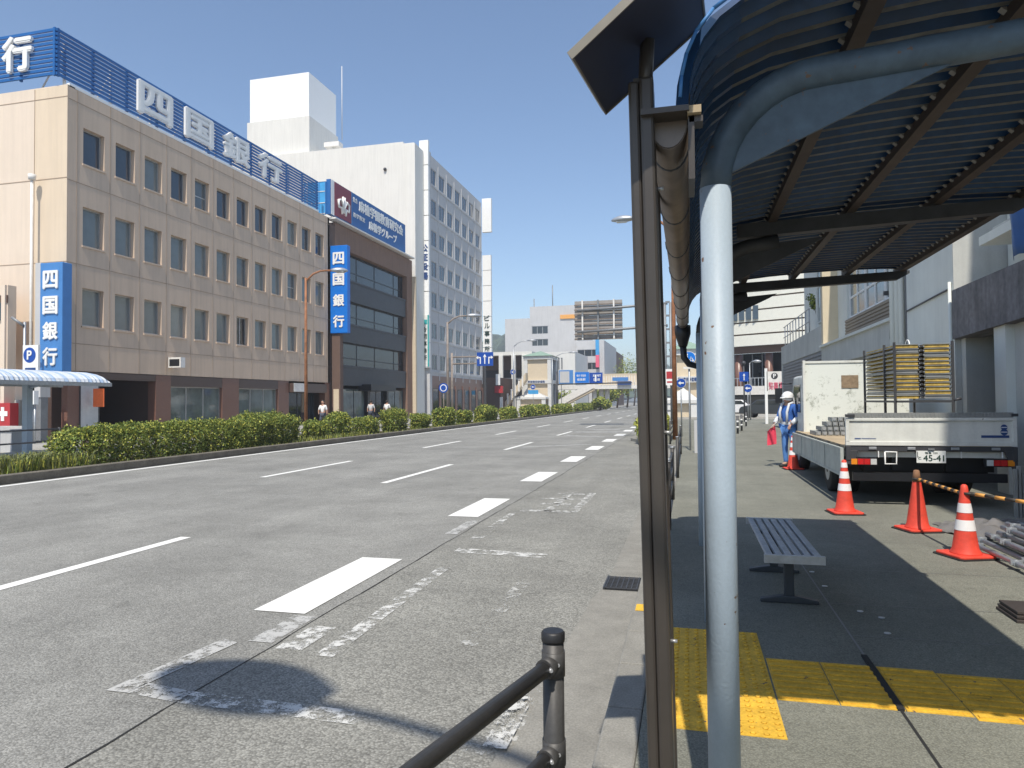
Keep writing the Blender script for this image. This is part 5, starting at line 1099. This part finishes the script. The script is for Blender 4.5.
# ================================================================ BENCH
t = thing('bench', 'grey slatted backless bench on cast pedestal legs under the shelter', 'bench', (.73,6.2,0))
bx0, bx1, by0, by1, bz = .525, .925, 5.38, 7.05, .42
for i in range(6):
    x = bx0+.012+i*.066; b = MB(); b.box(x,x+.046,by0+.03,by1-.03,bz-.028,bz); b.build('slat', 'bench', t, bevel=.005)
b = MB(); 
for y in (by0, by1-.035): b.box(bx0-.006,bx1+.006,y,y+.035,bz-.055,bz+.004)
b.box(bx0+.14,bx1-.14,by0-.003,by0-.0005,bz-.038,bz-.018,'galv'); b.box(bx0+.03,bx0+.06,by0+.035,by1-.035,bz-.06,bz-.03); b.box(bx1-.06,bx1-.03,by0+.035,by1-.035,bz-.06,bz-.03); b.build('end_frame', 'benchleg', t, bevel=.008)
for y in (5.72, 6.7):
    b = MB(); cx = (bx0+bx1)/2; b.box(cx-.035,cx+.035,y-.03,y+.03,.05,bz-.06); b.box(cx-.17,cx+.17,y-.025,y+.025,bz-.085,bz-.06)
    b.prism([(cx-.21,y-.035,0),(cx+.21,y-.035,0),(cx+.21,y-.035,.025),(cx+.05,y-.035,.055),(cx-.05,y-.035,.055),(cx-.21,y-.035,.025)],(0,.07,0)); b.build('leg', 'benchleg', t, bevel=.008)

# ================================================================ CONES, BARS
def cone(label, x, y, h=.70, tilt=0, bands=True, tip=None, rz=0, bm='rubber', zs=((.30,.39),(.46,.55),(.60,.665))):
    t = thing('traffic_cone', label, 'traffic cone', (0,0,0), group='traffic cones round the truck')
    R0, R1 = .128, .028; rad = lambda z: R0+(R1-R0)*(z/h)**.95
    b = MB(); b.tube([(0,0,.03),(0,0,.045)]+[(0,0,z) for z in (.08,.2,.35,.5,h-.05)]+[(0,0,h-.012),(0,0,h)], [.140,.134]+[rad(z) for z in (.08,.2,.35,.5,h-.05)]+[rad(h)-.0,.014], 28); b.build('body', 'cone', t)
    b = MB(); b.prism([(x_,y_,.012) for x_, y_ in ((-.19,-.16),(-.16,-.19),(.16,-.19),(.19,-.16),(.19,.16),(.16,.19),(-.16,.19),(-.19,.16))],(0,0,.022)); b.build('base', 'cone', t, bevel=.006)
    b = MB(); b.prism([(x_*1.05,y_*1.05,0) for x_, y_ in ((-.2,-.17),(-.17,-.2),(.17,-.2),(.2,-.17),(.2,.17),(.17,.2),(-.17,.2),(-.2,.17))],(0,0,.012)); b.build('weight', bm, t)
    if bands:
        for z0, z1 in zs: MB().tube([(0,0,z0*h/.7),(0,0,z1*h/.7)],[rad(z0*h/.7)+.003,rad(z1*h/.7)+.003],28,cap=False).build('band','conew',t)
    if tip: MB().tube([(0,0,h-.13),(0,0,h-.005),(0,0,h+.004)],[rad(h-.13)+.004,rad(h)+.004,.02],16).build('tip_cover',tip,t)
    t.location = (x,y,0); t.rotation_euler = (0,0,rz); return t
cone('banded traffic cone standing at the rear left corner of the truck', 2.03, 10.28, .72, rz=.12)
cone('plain traffic cone with a brown taped tip holding the striped bar', 2.58, 9.12, .70, bands=False, tip='conetip', rz=.3)
cone('banded traffic cone nearest the camera beside the stacked pipes', 2.60, 7.72, .70, rz=.35, zs=((.26,.36),(.43,.52)))
cone('distant banded traffic cone in front of the worker in blue', 2.22, 16.45, .74, rz=.1)
def bar(label, p0, p1, r=.017, n=16):
    t = thing('striped_bar', label, 'barrier bar', ((p0[0]+p1[0])/2,(p0[1]+p1[1])/2,p0[2])); b = MB(); p0 = Vector(p0); p1 = Vector(p1)
    for i in range(n): b.tube([p0.lerp(p1,i/n),p0.lerp(p1,(i+1)/n)],r,10,'tapey' if i % 2 else 'tapek')
    b.build('bar', None, t); b = MB()
    for p in (p0.lerp(p1,.01),p0.lerp(p1,.97)): b.tube([p+Vector((0,0,-.012)),p+Vector((0,0,.012))],.05,12)
    b.build('end_ring', 'tapek', t)
bar('striped barrier bar between the plain cone and the nearest banded cone', (2.58,9.12,.60), (2.62,7.74,.60)); bar('striped barrier bar running from the nearest cone over the stacked pipes', (2.62,7.72,.615), (3.6,5.9,.60), n=20)

# ================================================================ STACKED PIPES, SHEET, PLATE
rnd = random.Random(3); k_ = 0
places = ['lowest outermost pipe of the bundle by the nearest cone','second outermost pipe on the ground','third pipe from the pavement side on the ground','fourth pipe on the ground','fifth ground pipe towards the wall','sixth ground pipe under the stack','seventh ground pipe by the wall side','first pipe of the second layer','second pipe of the second layer','third pipe of the second layer','fourth pipe of the second layer','fifth pipe of the second layer','first pipe of the third layer','second pipe of the third layer','third pipe of the third layer','lower top pipe of the bundle','topmost pipe of the bundle']
lay = [(0,7),(1,5),(2,3),(3,2)]
for L_, cnt in lay:
    for i in range(cnt):
        x = 2.86+i*.155+L_*.13+rnd.uniform(-.02,.02); z = .055+L_*.085; ya = 5.2+rnd.uniform(-.3,.3); yb = 8.15+i*.16+rnd.uniform(-.15,.3)-L_*.12; sk = .30+rnd.uniform(-.05,.05)
        t = thing('scaffold_pipe', 'grey steel '+places[k_], 'pipe', (x,6.5,z), group='scaffolding pipes piled by the cone'); k_ += 1
        p0 = Vector((x-.05,yb,z)); p1 = Vector((x+sk*.4-.1,ya,z+rnd.uniform(0,.03)))
        b = MB(); b.tube([p0,p1],.0245,12); b.build('tube', 'galv', t)
        b = MB()
        for f in (.06,.33,.62): q = p0.lerp(p1,f); d = (p1-p0).normalized(); b.tube([q-d*.03,q+d*.03],.034,12); b.box(q.x-.05,q.x+.045,q.y-.014,q.y+.014,q.z-.012,q.z+.03)
        b.build('collars', 'galv', t)
t = thing('plastic_sheet', 'crumpled translucent plastic sheet heaped behind the stacked pipes', 'sheet', (3.3,9.2,0)); b = MB(); g = []; rn = random.Random(5)
n = 17
for i in range(n):
    row = []
    for j in range(n):
        u, v = i/(n-1), j/(n-1); hgt = math.sin(PI*u)**.6*math.sin(PI*v)**.6*(.12+.035*math.sin(u*21+v*9)+.035*math.sin(v*27-u*13))+rn.uniform(-.03,.03)
        row.append(b.b.verts.new((2.85+u*1.2+.05*math.sin(v*9), 8.6+v*1.0+.05*math.sin(u*11), max(.01,hgt))))
    g.append(row)
for i in range(n-1):
    for j in range(n-1): b.b.faces.new((g[i][j],g[i+1][j],g[i+1][j+1],g[i][j+1])).smooth = True
b.build('sheet','plastic',t)
t = thing('steel_plate_stack', 'small stack of dark rusty plates at the right edge of the pavement', 'plates', (2.33,5.75,0)); b = MB()
for i in range(3): b.box(2.16+.01*i,2.6,5.52+.02*i,5.86,.002+.024*i,.021+.024*i)
b.build('plates','dirtymetal',t,bevel=.003)
t = thing('timber_bundle', 'upright bundle of thin boards leaning by the right wall behind the truck lamps', 'boards', (4.3,10.6,0)); b = MB()
for i in range(12): x = 4.05+i*.05; b.box(x,x+.03,10.3+.02*(i%3),10.36+.02*(i%3),0,.62+.05*math.sin(i*2.3))
b.build('boards','scafg',t)

# ================================================================ TRUCK
tr = thing('flatbed_truck', 'white flatbed truck seen from behind with its left side gate folded down', 'truck', (3.25,13.5,0))
TX0, TX1, TY = 2.20, 4.36, 11.0
b = MB(); b.box(TX0+.02,TX1-.02,TY+.08,16.0,.78,.86,'wood'); b.box(TX0+.015,TX1-.015,TY+.06,16.0,.70,.779,'twhite'); b.build('deck', None, tr)
b = MB()   # tailgate
b.box(TX0,TX1,TY,TY+.035,.87,1.22); b.box(TX0,TX1,TY-.018,TY-.001,.87,.925); b.box(TX0,TX1,TY-.022,TY+.04,1.222,1.262); b.box(TX0,TX0+.05,TY-.02,TY-.001,.93,1.22); b.box(TX1-.05,TX1,TY-.02,TY-.001,.93,1.22); b.build('tailgate', 'twhite', tr, bevel=.004)
b = MB(); b.box(TX0+.04,TX1-.04,TY-.01,TY+.04,1.264,1.335); 
for i in range(44): x = TX0+.06+i*.0475; b.box(x,x+.02,TY-.018,TY-.011,1.275,1.335)
b.build('gate_rubber_strip', 'scafg', tr)
b = MB()
for x in (TX0,TX1-.06): b.box(x,x+.06,TY-.03,TY+.05,.66,.86); b.box(x-.01,x+.12 if x < 3 else x+.07,TY-.045,TY-.03,1.28,1.32,'dgrey')
b.prism([(TX0,TY-.02,.60),(TX0+.10,TY-.02,.60),(TX0+.16,TY-.02,.80),(TX0,TY-.02,.80)],(0,.03,0)); b.prism([(TX1-.0,TY-.02,.55),(TX1-.06,TY-.02,.55),(TX1-.16,TY-.02,.80),(TX1-.0,TY-.02,.80)],(0,.03,0))
b.box(TX0,TX1,TY-.005,TY+.03,.79,.862)
for x in (2.55,3.05,3.6,4.1): b.box(x-.05,x+.05,TY-.03,TY-.006,.815,.85,'galv'); b.box(x+.07,x+.085,TY-.012,TY-.006,.70,.79,'white')
b.build('rear_frame', 'twhite', tr, bevel=.003)
b = MB(); textmesh(b,'TADANO UNIC',(2.33,TY-.003,.965),.27,.02,'-Y',.003,.02,'inkb') if 0 else None
b.box(2.32,2.40,TY-.0035,TY-.0005,.96,.975,'inkb'); b.box(2.41,2.60,TY-.0035,TY-.0005,.963,.972,'inkb'); b.box(3.93,4.27,TY-.0035,TY-.0005,.985,1.02,'inkb')
b.tube([(4.21,TY-.004,1.065),(4.21,TY-.001,1.065)],.045,14,'inkb'); b.tube([(4.21,TY-.0045,1.13),(4.21,TY-.001,1.13)],.04,14,'inkb'); b.box(4.17,4.25,TY-.006,TY-.0046,1.06,1.07,'white'); b.box(4.175,4.245,TY-.0065,TY-.0048,1.125,1.135,'white'); b.build('tailgate_markings', None, tr)
b = MB()   # lowered side gate
b.box(TX0-.055,TX0-.02,TY+.05,15.9,.42,.83); 
for z in (.42,.80): b.box(TX0-.065,TX0-.056,TY+.05,15.9,z,z+.03)
for y in (TY+.05,12.3,13.5,14.7,15.87): b.box(TX0-.064,TX0-.0555,y,y+.03,.45,.80)
b.build('side_gate', 'tgrey', tr)
b = MB(); b.box(TX1-.03,TX1+.005,TY+.05,15.9,.87,1.25); b.build('side_gate', 'twhite', tr)
b = MB(); 
for y in (11.5,12.3,13.1,13.9,14.7): b.box(TX0-.02,TX0+.0,y,y+.08,.80,.86); 
b.build('hinges','dgrey',tr)
# headboard with rusty patch
b = MB(); b.box(TX0+.16,TX1-.05,15.6,15.64,.86,2.28,'chequer'); b.box(TX0+.12,TX0+.17,15.56,15.68,.86,2.34,'twhite'); b.box(TX0+.12,TX1-.05,15.58,15.66,2.28,2.325,'twhite'); b.box(3.06,3.38,15.585,15.6,1.76,2.02,'rustpatch'); b.build('headboard', None, tr)
# cab
b = MB(); b.prism([(TX0+.16,15.9,.5),(TX0+.16,15.9,1.95),(TX0+.16,16.0,2.05),(TX0+.16,17.2,2.05),(TX0+.16,17.75,1.25),(TX0+.16,17.8,.4),(TX0+.16,16.8,.4)],(1.78,0,0)); b.build('cab', 'twhite', tr, bevel=.05)
b = MB(); b.prism([(TX0+.15,16.2,1.25),(TX0+.15,16.2,1.85),(TX0+.15,17.1,1.85),(TX0+.15,17.5,1.25)],(1.8,0,0)); b.build('cab_windows', 'glass', tr)
b = MB(); b.tube([(TX0+.16,17.5,1.9),(TX0-.1,17.6,1.9),(TX0-.12,17.6,1.6)],.015,6); b.box(TX0-.2,TX0-.04,17.58,17.62,1.45,1.8); b.build('mirror','black',tr)
# chassis and wheels
b = MB(); b.box(2.85,3.0,TY+.2,16,.5,.69); b.box(3.55,3.7,TY+.2,16,.5,.69); b.box(TX0+.1,TX1-.1,TY+.05,TY+.12,.36,.48); b.box(2.5,4.05,TY+.3,TY+.5,.48,.69); b.box(2.3,4.3,TY+.6,15.8,.45,.69); b.box(2.35,4.2,TY+.55,TY+.58,.30,.69); b.build('chassis','black',tr)
b = MB(); b.tube([(2.75,12.75,.36),(3.9,12.75,.36)],.07,10); b.ball((3.3,12.75,.36),.16); b.build('axle','black',tr)
for x, y, r_ in ((2.36,12.75,.37),(2.60,12.75,.37),(3.98,12.75,.37),(4.22,12.75,.37),(2.46,16.6,.38),(4.1,16.6,.38)):
    b = MB(); b.tube([(x-.10,y,r_),(x-.085,y,r_),(x+.085,y,r_),(x+.10,y,r_)],[r_-.05,r_,r_,r_-.05],28,'rubber'); wh = b.build('wheel', None, tr)
    rm = MB(); rm.tube([(x-.104,y,r_),(x+.104,y,r_)],.19,20,'galv'); rm.tube([(x-.11,y,r_),(x+.11,y,r_)],.06,12,'dgrey'); k = rm.build('rim'); k.data.transform(Matrix.Translation(-tr.location)); k.parent = wh
for x0, mir in ((2.26,1),(3.98,-1)):
    hs_ = MB(); hs_.box(x0-.01,x0+.35,TY-.01,TY+.05,.585,.695); hs = hs_.build('lamp_housing','black',tr)
    seq = ['lampo','lampr','lampr','lampw'][::mir]
    for i, c in enumerate(seq):
        q_ = MB().box(x0+.005+i*.085,x0+.083+i*.085,TY-.028,TY-.011,.60,.68).build('tail_light', c); q_.data.transform(Matrix.Translation(-tr.location)); q_.parent = hs
b = MB(); b.box(3.115,3.485,TY-.012,TY-.002,.63,.80,'plate'); pl = b.build('number_plate', None, tr)
b = MB(); b.box(3.15,3.45,TY-.002,TY+.04,.78,.84,'dgrey'); b.box(3.26,3.34,TY-.03,TY-.0,.81,.835,'grey'); b.build('plate_lamp', None, tr)
b = MB(); textmesh(b,'45-41',(3.20,TY-.0125,.655),.26,.085,'-Y',.003,.028,'ink'); textmesh(b,'と',(3.135,TY-.0125,.68),.04,.04,'-Y',.003,.02,'ink'); textmesh(b,'徳島 100',(3.22,TY-.0125,.755),.16,.03,'-Y',.003,.01,'ink'); k = b.build('lettering'); k.data.transform(Matrix.Translation(-tr.location)); k.parent = pl
b = MB()
b.tube([(2.71,TY-.01,.78),(2.71,TY-.01,.61),(2.86,TY-.01,.61),(2.86,TY-.01,.78),(2.71,TY-.01,.78)],.012,6); b.build('step_loop','white',tr)
# cargo: couplers stack and stepping plank rack
ii = 0
for L_ in range(4):
    for i in range(6-L_):
        x = 2.52+i*.0+L_*.0; 
t = thing('coupler_crates', 'low stepped stack of dark metal scaffold parts on the truck bed', 'metal parts', (2.75,14.3,.86)); 
for L_ in range(4):
    b = MB()
    for i in range(9-L_): 
        x = 2.30+.11*L_+i*.105; b.box(x,x+.085,14.0+.1*L_,14.7,.862+.085*L_,.935+.085*L_,'scafg'); b.tube([(x+.042,13.98+.1*L_,.90+.085*L_),(x+.042,14.0+.1*L_,.90+.085*L_)],.026,8,'galv')
    b.build('row', None, t)
rk = thing('plank_rack', 'steel rack stacked with yellow scaffold planks standing on the truck bed', 'rack', (3.6,13,.86))
rx0, rx1, ry0, ry1, rz0, rz1 = 3.26, 4.08, 12.5, 14.5, 1.53, 2.42
b = MB()
for x in (rx0-.02,rx1):
    for y in (ry0,ry1): b.box(x,x+.035,y,y+.035,.88,rz1+.03)
b.box(rx0-.02,rx0+.015,13.1,13.135,.88,rz1+.03)
for z in (rz0-.06,1.0): b.box(rx0,rx1,ry0,ry0+.03,z,z+.035); b.box(rx0-.018,rx0+.014,ry0+.035,ry1,z,z+.035); b.box(rx1+.002,rx1+.03,ry0+.035,ry1,z,z+.035)
b.tube([(rx1+.02,ry0,rz0-.02),(rx1+.12,ry0,rz0+.0)],.02,8); b.build('frame','dgrey',rk)
n = 13; hh = (rz1-rz0)/n
for i in range(n):
    z = rz0+i*hh
    for x0, x1 in ((rx0+.02,rx0+.36),(rx0+.44,rx1-.01)):
        cm = 'scaf' if (i*7+int(x0*3)) % 5 not in (1,) else 'scafg'
        b = MB(); b.box(x0+rnd.uniform(0,.02),x1-rnd.uniform(0,.02),ry0+.05,ry1-.02,z+.004,z+hh*.86,cm); b.box(x0-.005,x1+.005,ry0+.035,ry0+.05,z+hh*.76,z+hh*.93,'scafg'); b.box(x0-.02,x0,ry0+.02,ry1-.02,z+.012,z+hh*.5,'scafg'); b.box(x1,x1+.02,ry0+.02,ry1-.02,z+.012,z+hh*.5,'scafg'); b.tube([(x1+.03,ry0+.02,z+.03),(x1+.03,ry0+.1,z+.03)],.02,6,'dgrey'); b.build('plank', None, rk)
b = MB()
for i in range(10):
    a0 = Vector((rnd.uniform(3.0,3.9),rnd.uniform(12.3,12.9),.90)); b.tube([a0,a0+Vector((rnd.uniform(-.4,.4),rnd.uniform(-.3,.3),rnd.uniform(.05,.4)))],.022,6)
t = thing('loose_brackets', 'jumble of loose steel brackets on the truck bed under the plank rack', 'metal parts', (3.5,12.5,.86)); b.build('brackets','scafg',t)

# ================================================================ PEOPLE
wk = thing('person', 'worker in a white helmet and blue work clothes holding a red flag beside the truck', 'person', (2.20,16.9,0), rz=R(-48))
# faces local -Y after rotation; body coordinates local
J = dict(pel=(0,0,.92), sp=(0,.01,1.12), ch=(0,.0,1.32), nk=(0,-.01,1.44), hd=(0,-.02,1.50),
 lh=(-.09,0,.88), lk=(-.10,-.02,.50), la=(-.11,.02,.09), lt=(-.12,-.13,.04), rh=(.09,0,.88), rk=(.11,.03,.50), ra=(.12,.08,.09), rt=(.14,-.06,.04),
 ls=(-.17,0,1.37), le=(-.25,-.04,1.12), lw=(-.22,-.22,.98), rs=(.17,0,1.37), re=(.24,.02,1.12), rw=(.20,-.16,.98))
ks = list(J); E_ = [('pel','sp'),('sp','ch'),('ch','nk'),('nk','hd'),('pel','lh'),('lh','lk'),('lk','la'),('la','lt'),('pel','rh'),('rh','rk'),('rk','ra'),('ra','rt'),('ch','ls'),('ls','le'),('le','lw'),('ch','rs'),('rs','re'),('re','rw')]
rad = dict(pel=.115,sp=.115,ch=.125,nk=.055,hd=.05,lh=.085,lk=.058,la=.042,lt=.035,rh=.085,rk=.058,ra=.042,rt=.035,ls=.062,le=.043,lw=.030,rs=.062,re=.043,rw=.030)
def sub(mname, name, keys, grow=1.0, parent=wk, m='skin', J=J, over={}):
    kk = list(keys); idx = {k: i for i, k in enumerate(kk)}; es = [(idx[a],idx[c]) for a, c in E_ if a in idx and c in idx]
    return sph(name, m, [over.get(k, J[k]) for k in kk], es, [rad[k]*grow for k in kk], parent)
sub(0,'body',ks)
sub(0,'trousers',['pel','lh','lk','la','rh','rk','ra'],1.17,m='cloth_b2'); sub(0,'jacket',['pel','sp','ch','ls','le','lw','rs','re','rw'],1.24,m='cloth_b',over={'lw':(-.225,-.19,.99),'rw':(.205,-.13,1.0)})
def hband(z, r0, r1, nm='reflective_band', w__=.05, y=0):
    b = MB(); n = 24
    for i in range(n):
        a0, a1 = 2*PI*i/n, 2*PI*(i+1)/n; b.face([(r0*math.cos(a0),y+r1*math.sin(a0),z),(r0*math.cos(a1),y+r1*math.sin(a1),z),(r0*math.cos(a1),y+r1*math.sin(a1),z+w__),(r0*math.cos(a0),y+r1*math.sin(a0),z+w__)])
    o = b.build(nm,'cloth_w'); o.parent = wk
hband(.97,.158,.148,w__=.06); 
b = MB()
for sx in (-1,1):
    b.tube([(sx*.09,-.155,1.0),(sx*.10,-.165,1.25),(sx*.10,-.09,1.43),(sx*.10,.02,1.46),(sx*.09,.11,1.40),(sx*.02,.155,1.2),(-sx*.05,.152,1.0)],.028,8)
o = b.build('harness','cloth_w'); o.parent = wk
for w1, e1 in (('lw','le'),('rw','re')): 
    a_, c_ = Vector(J[e1]), Vector(J[w1]); o = MB().tube([a_.lerp(c_,.05),a_.lerp(c_,.9)],[.056,.046],12).build('sleeve_guard','cloth_w'); o.parent = wk
def head(parent, c, hairm='hair', face=Vector((0,-1,0)), s_=1):
    c = Vector(c); b = MB(); b.ball(c,.093*s_,'skin',16,(.86,1.0,1.22)); b.ball(c+Vector((0,-.088,-.015))*s_,.018*s_,'skin',8,(.7,1,1.3))
    for sx in (-1,1): b.ball(c+Vector((sx*.034,-.080,.012))*s_,.012*s_,'hair',8); b.ball(c+Vector((sx*.082,0,-.01))*s_,.022*s_,'skin',8,(.4,1,1.4))
    b.box(c.x-.022*s_,c.x+.022*s_,c.y-.086*s_,c.y-.078*s_,c.z-.056*s_,c.z-.048*s_,'lampr'); o = b.build('head'); o.parent = parent
head(wk,(0,-.03,1.565))
b = MB(); c = Vector((0,-.015,1.60)); b.ball(c,.128,'helmet',20,(.95,1.1,.92)); b.tube([c+Vector((0,-.03,-.03)),c+Vector((0,-.03,-.015))],[.140,.135],24,'helmet'); b.prism([c+Vector((-.08,-.11,-.025)),c+Vector((.08,-.11,-.025)),c+Vector((.05,-.19,-.04)),c+Vector((-.05,-.19,-.04))],(0,0,.012),'helmet'); o = b.build('helmet'); o.parent = wk
b = MB(); n = 14; rr_ = []
for j in range(5):
    rr_.append([b.b.verts.new((.112*math.cos(PI*i/n)*(1+.08*j), .02+.115*math.sin(PI*i/n)*(1+.10*j), 1.58-.045*j)) for i in range(n+1)])
for j in range(4):
    for i in range(n): b.b.faces.new((rr_[j][i],rr_[j][i+1],rr_[j+1][i+1],rr_[j+1][i]))
o = b.build('neck_flap','cloth_w'); o.parent = wk
def hand(parent, wr, d, side, m='skin'):
    wr = Vector(wr); d = Vector(d).normalized(); s_ = Vector((side,0,0)); s_ = (s_-d*s_.dot(d)).normalized(); nrm = d.cross(s_).normalized()
    pts = [wr, wr+d*.045, wr+d*.08]; es = [(0,1),(1,2)]; rs_ = [(.026,.018),(.034,.018),(.034,.016)]
    for i, L_ in enumerate((.062,.072,.068,.052)):
        o_ = s_*(.026-.0175*i); a = len(pts); pts += [wr+d*.085+o_, wr+d*(.085+L_*.45)+o_+nrm*.012, wr+d*(.085+L_*.7)+o_+nrm*.035]; es += [(2,a),(a,a+1),(a+1,a+2)]; rs_ += [.0095,.0085,.007]
    a = len(pts); pts += [wr+d*.035+s_*.035, wr+d*.06+s_*.052+nrm*.02]; es += [(1,a),(a,a+1)]; rs_ += [.011,.009]
    return sph('hand', m, pts, es, rs_, parent, 1)
hand(wk, J['lw'], (0,-.6,-.8), 1); hand(wk, J['rw'], (0,-.7,-.7), -1)
for sx, k1, k2 in ((-1,'la','lt'),(1,'ra','rt')):
    a_ = Vector(J[k1]); c_ = Vector(J[k2]); b = MB(); b.tube([a_+Vector((0,.03,-.03)),a_+Vector((0,0,-.045)),c_+Vector((0,.02,-.0)),c_+Vector((0,-.04,-.008))],[.045,.05,.045,.025],12); o = b.build('boot','boot'); o.parent = wk
fl = thing('signal_flag', 'red signal flag hanging from the hand of the worker in blue', 'flag', (2.20,16.9,.9), rz=R(-48)); b = MB()
hp = Vector((-.16,-.28,.0)); b.tube([hp+Vector((.10,-.04,.12)),hp+Vector((-.22,.0,-.10))],.009,8,'cream_s'); g = []
for i in range(7):
    row = []
    for j in range(7): u, v = i/6, j/6; row.append(b.b.verts.new(hp+Vector((.02-.24*u+.03*v, .02*math.sin(u*8+v*3), .05-.15*u-.42*v*(1-.25*u)))))
    g.append(row)
for i in range(6):
    for j in range(6): b.b.faces.new((g[i][j],g[i+1][j],g[i+1][j+1],g[i][j+1])).material_index = b.mi('flag')
o = b.build('cloth'); o.parent = fl
def pedestrian(label, x, y, z, rz, top='ped', s_=1.0):
    p = thing('person', label, 'person', (x,y,z), rz=rz); JJ = {k: tuple(Vector(v)*s_) for k, v in J.items()}; JJ['lk'] = (-.1,-.12,.5); JJ['rk'] = (.1,.05,.5); JJ['ra'] = (.12,.28,.12); JJ['la'] = (-.11,-.18,.08); JJ['lt'] = (-.12,-.30,.05); JJ['rt'] = (.13,.16,.04); JJ['lw'] = (-.24,-.05,.88); JJ['rw'] = (.24,.02,.88)
    for k in JJ: JJ[k] = tuple(JJ[k])
    kk = ks; idx = {k: i for i, k in enumerate(kk)}
    sph('body','skin',[JJ[k] for k in kk],[(idx[a],idx[c]) for a,c in E_],[rad[k] for k in kk],p,1)
    for nm, keys, m_ in (('trousers',['pel','lh','lk','la','rh','rk','ra'],'ped2'),('shirt',['pel','sp','ch','ls','le','rs','re'],top)):
        i2 = {k: i for i, k in enumerate(keys)}; sph(nm,m_,[JJ[k] for k in keys],[(i2[a],i2[c]) for a,c in E_ if a in i2 and c in i2],[rad[k]*1.15 for k in keys],p,1)
    head(p,(0,-.02,1.58)); b = MB(); b.ball((0,.005,1.615),.10,'hair',12,(.92,1.05,1)); o = b.build('hair'); o.parent = p
    return p
q = atx(323,410,-20.3); pedestrian('pedestrian in white walking behind the hedge by the rusty street lamp', q.x, q.y, 0, R(0)); q = atx(371,410,-21); pedestrian('distant pedestrian in a pale top before the black banded building', q.x, q.y, 0, R(180), 'wallg'); q = atx(387,410,-21); pedestrian('distant pedestrian in white before the shop windows of the black banded building', q.x, q.y, 0, R(170))
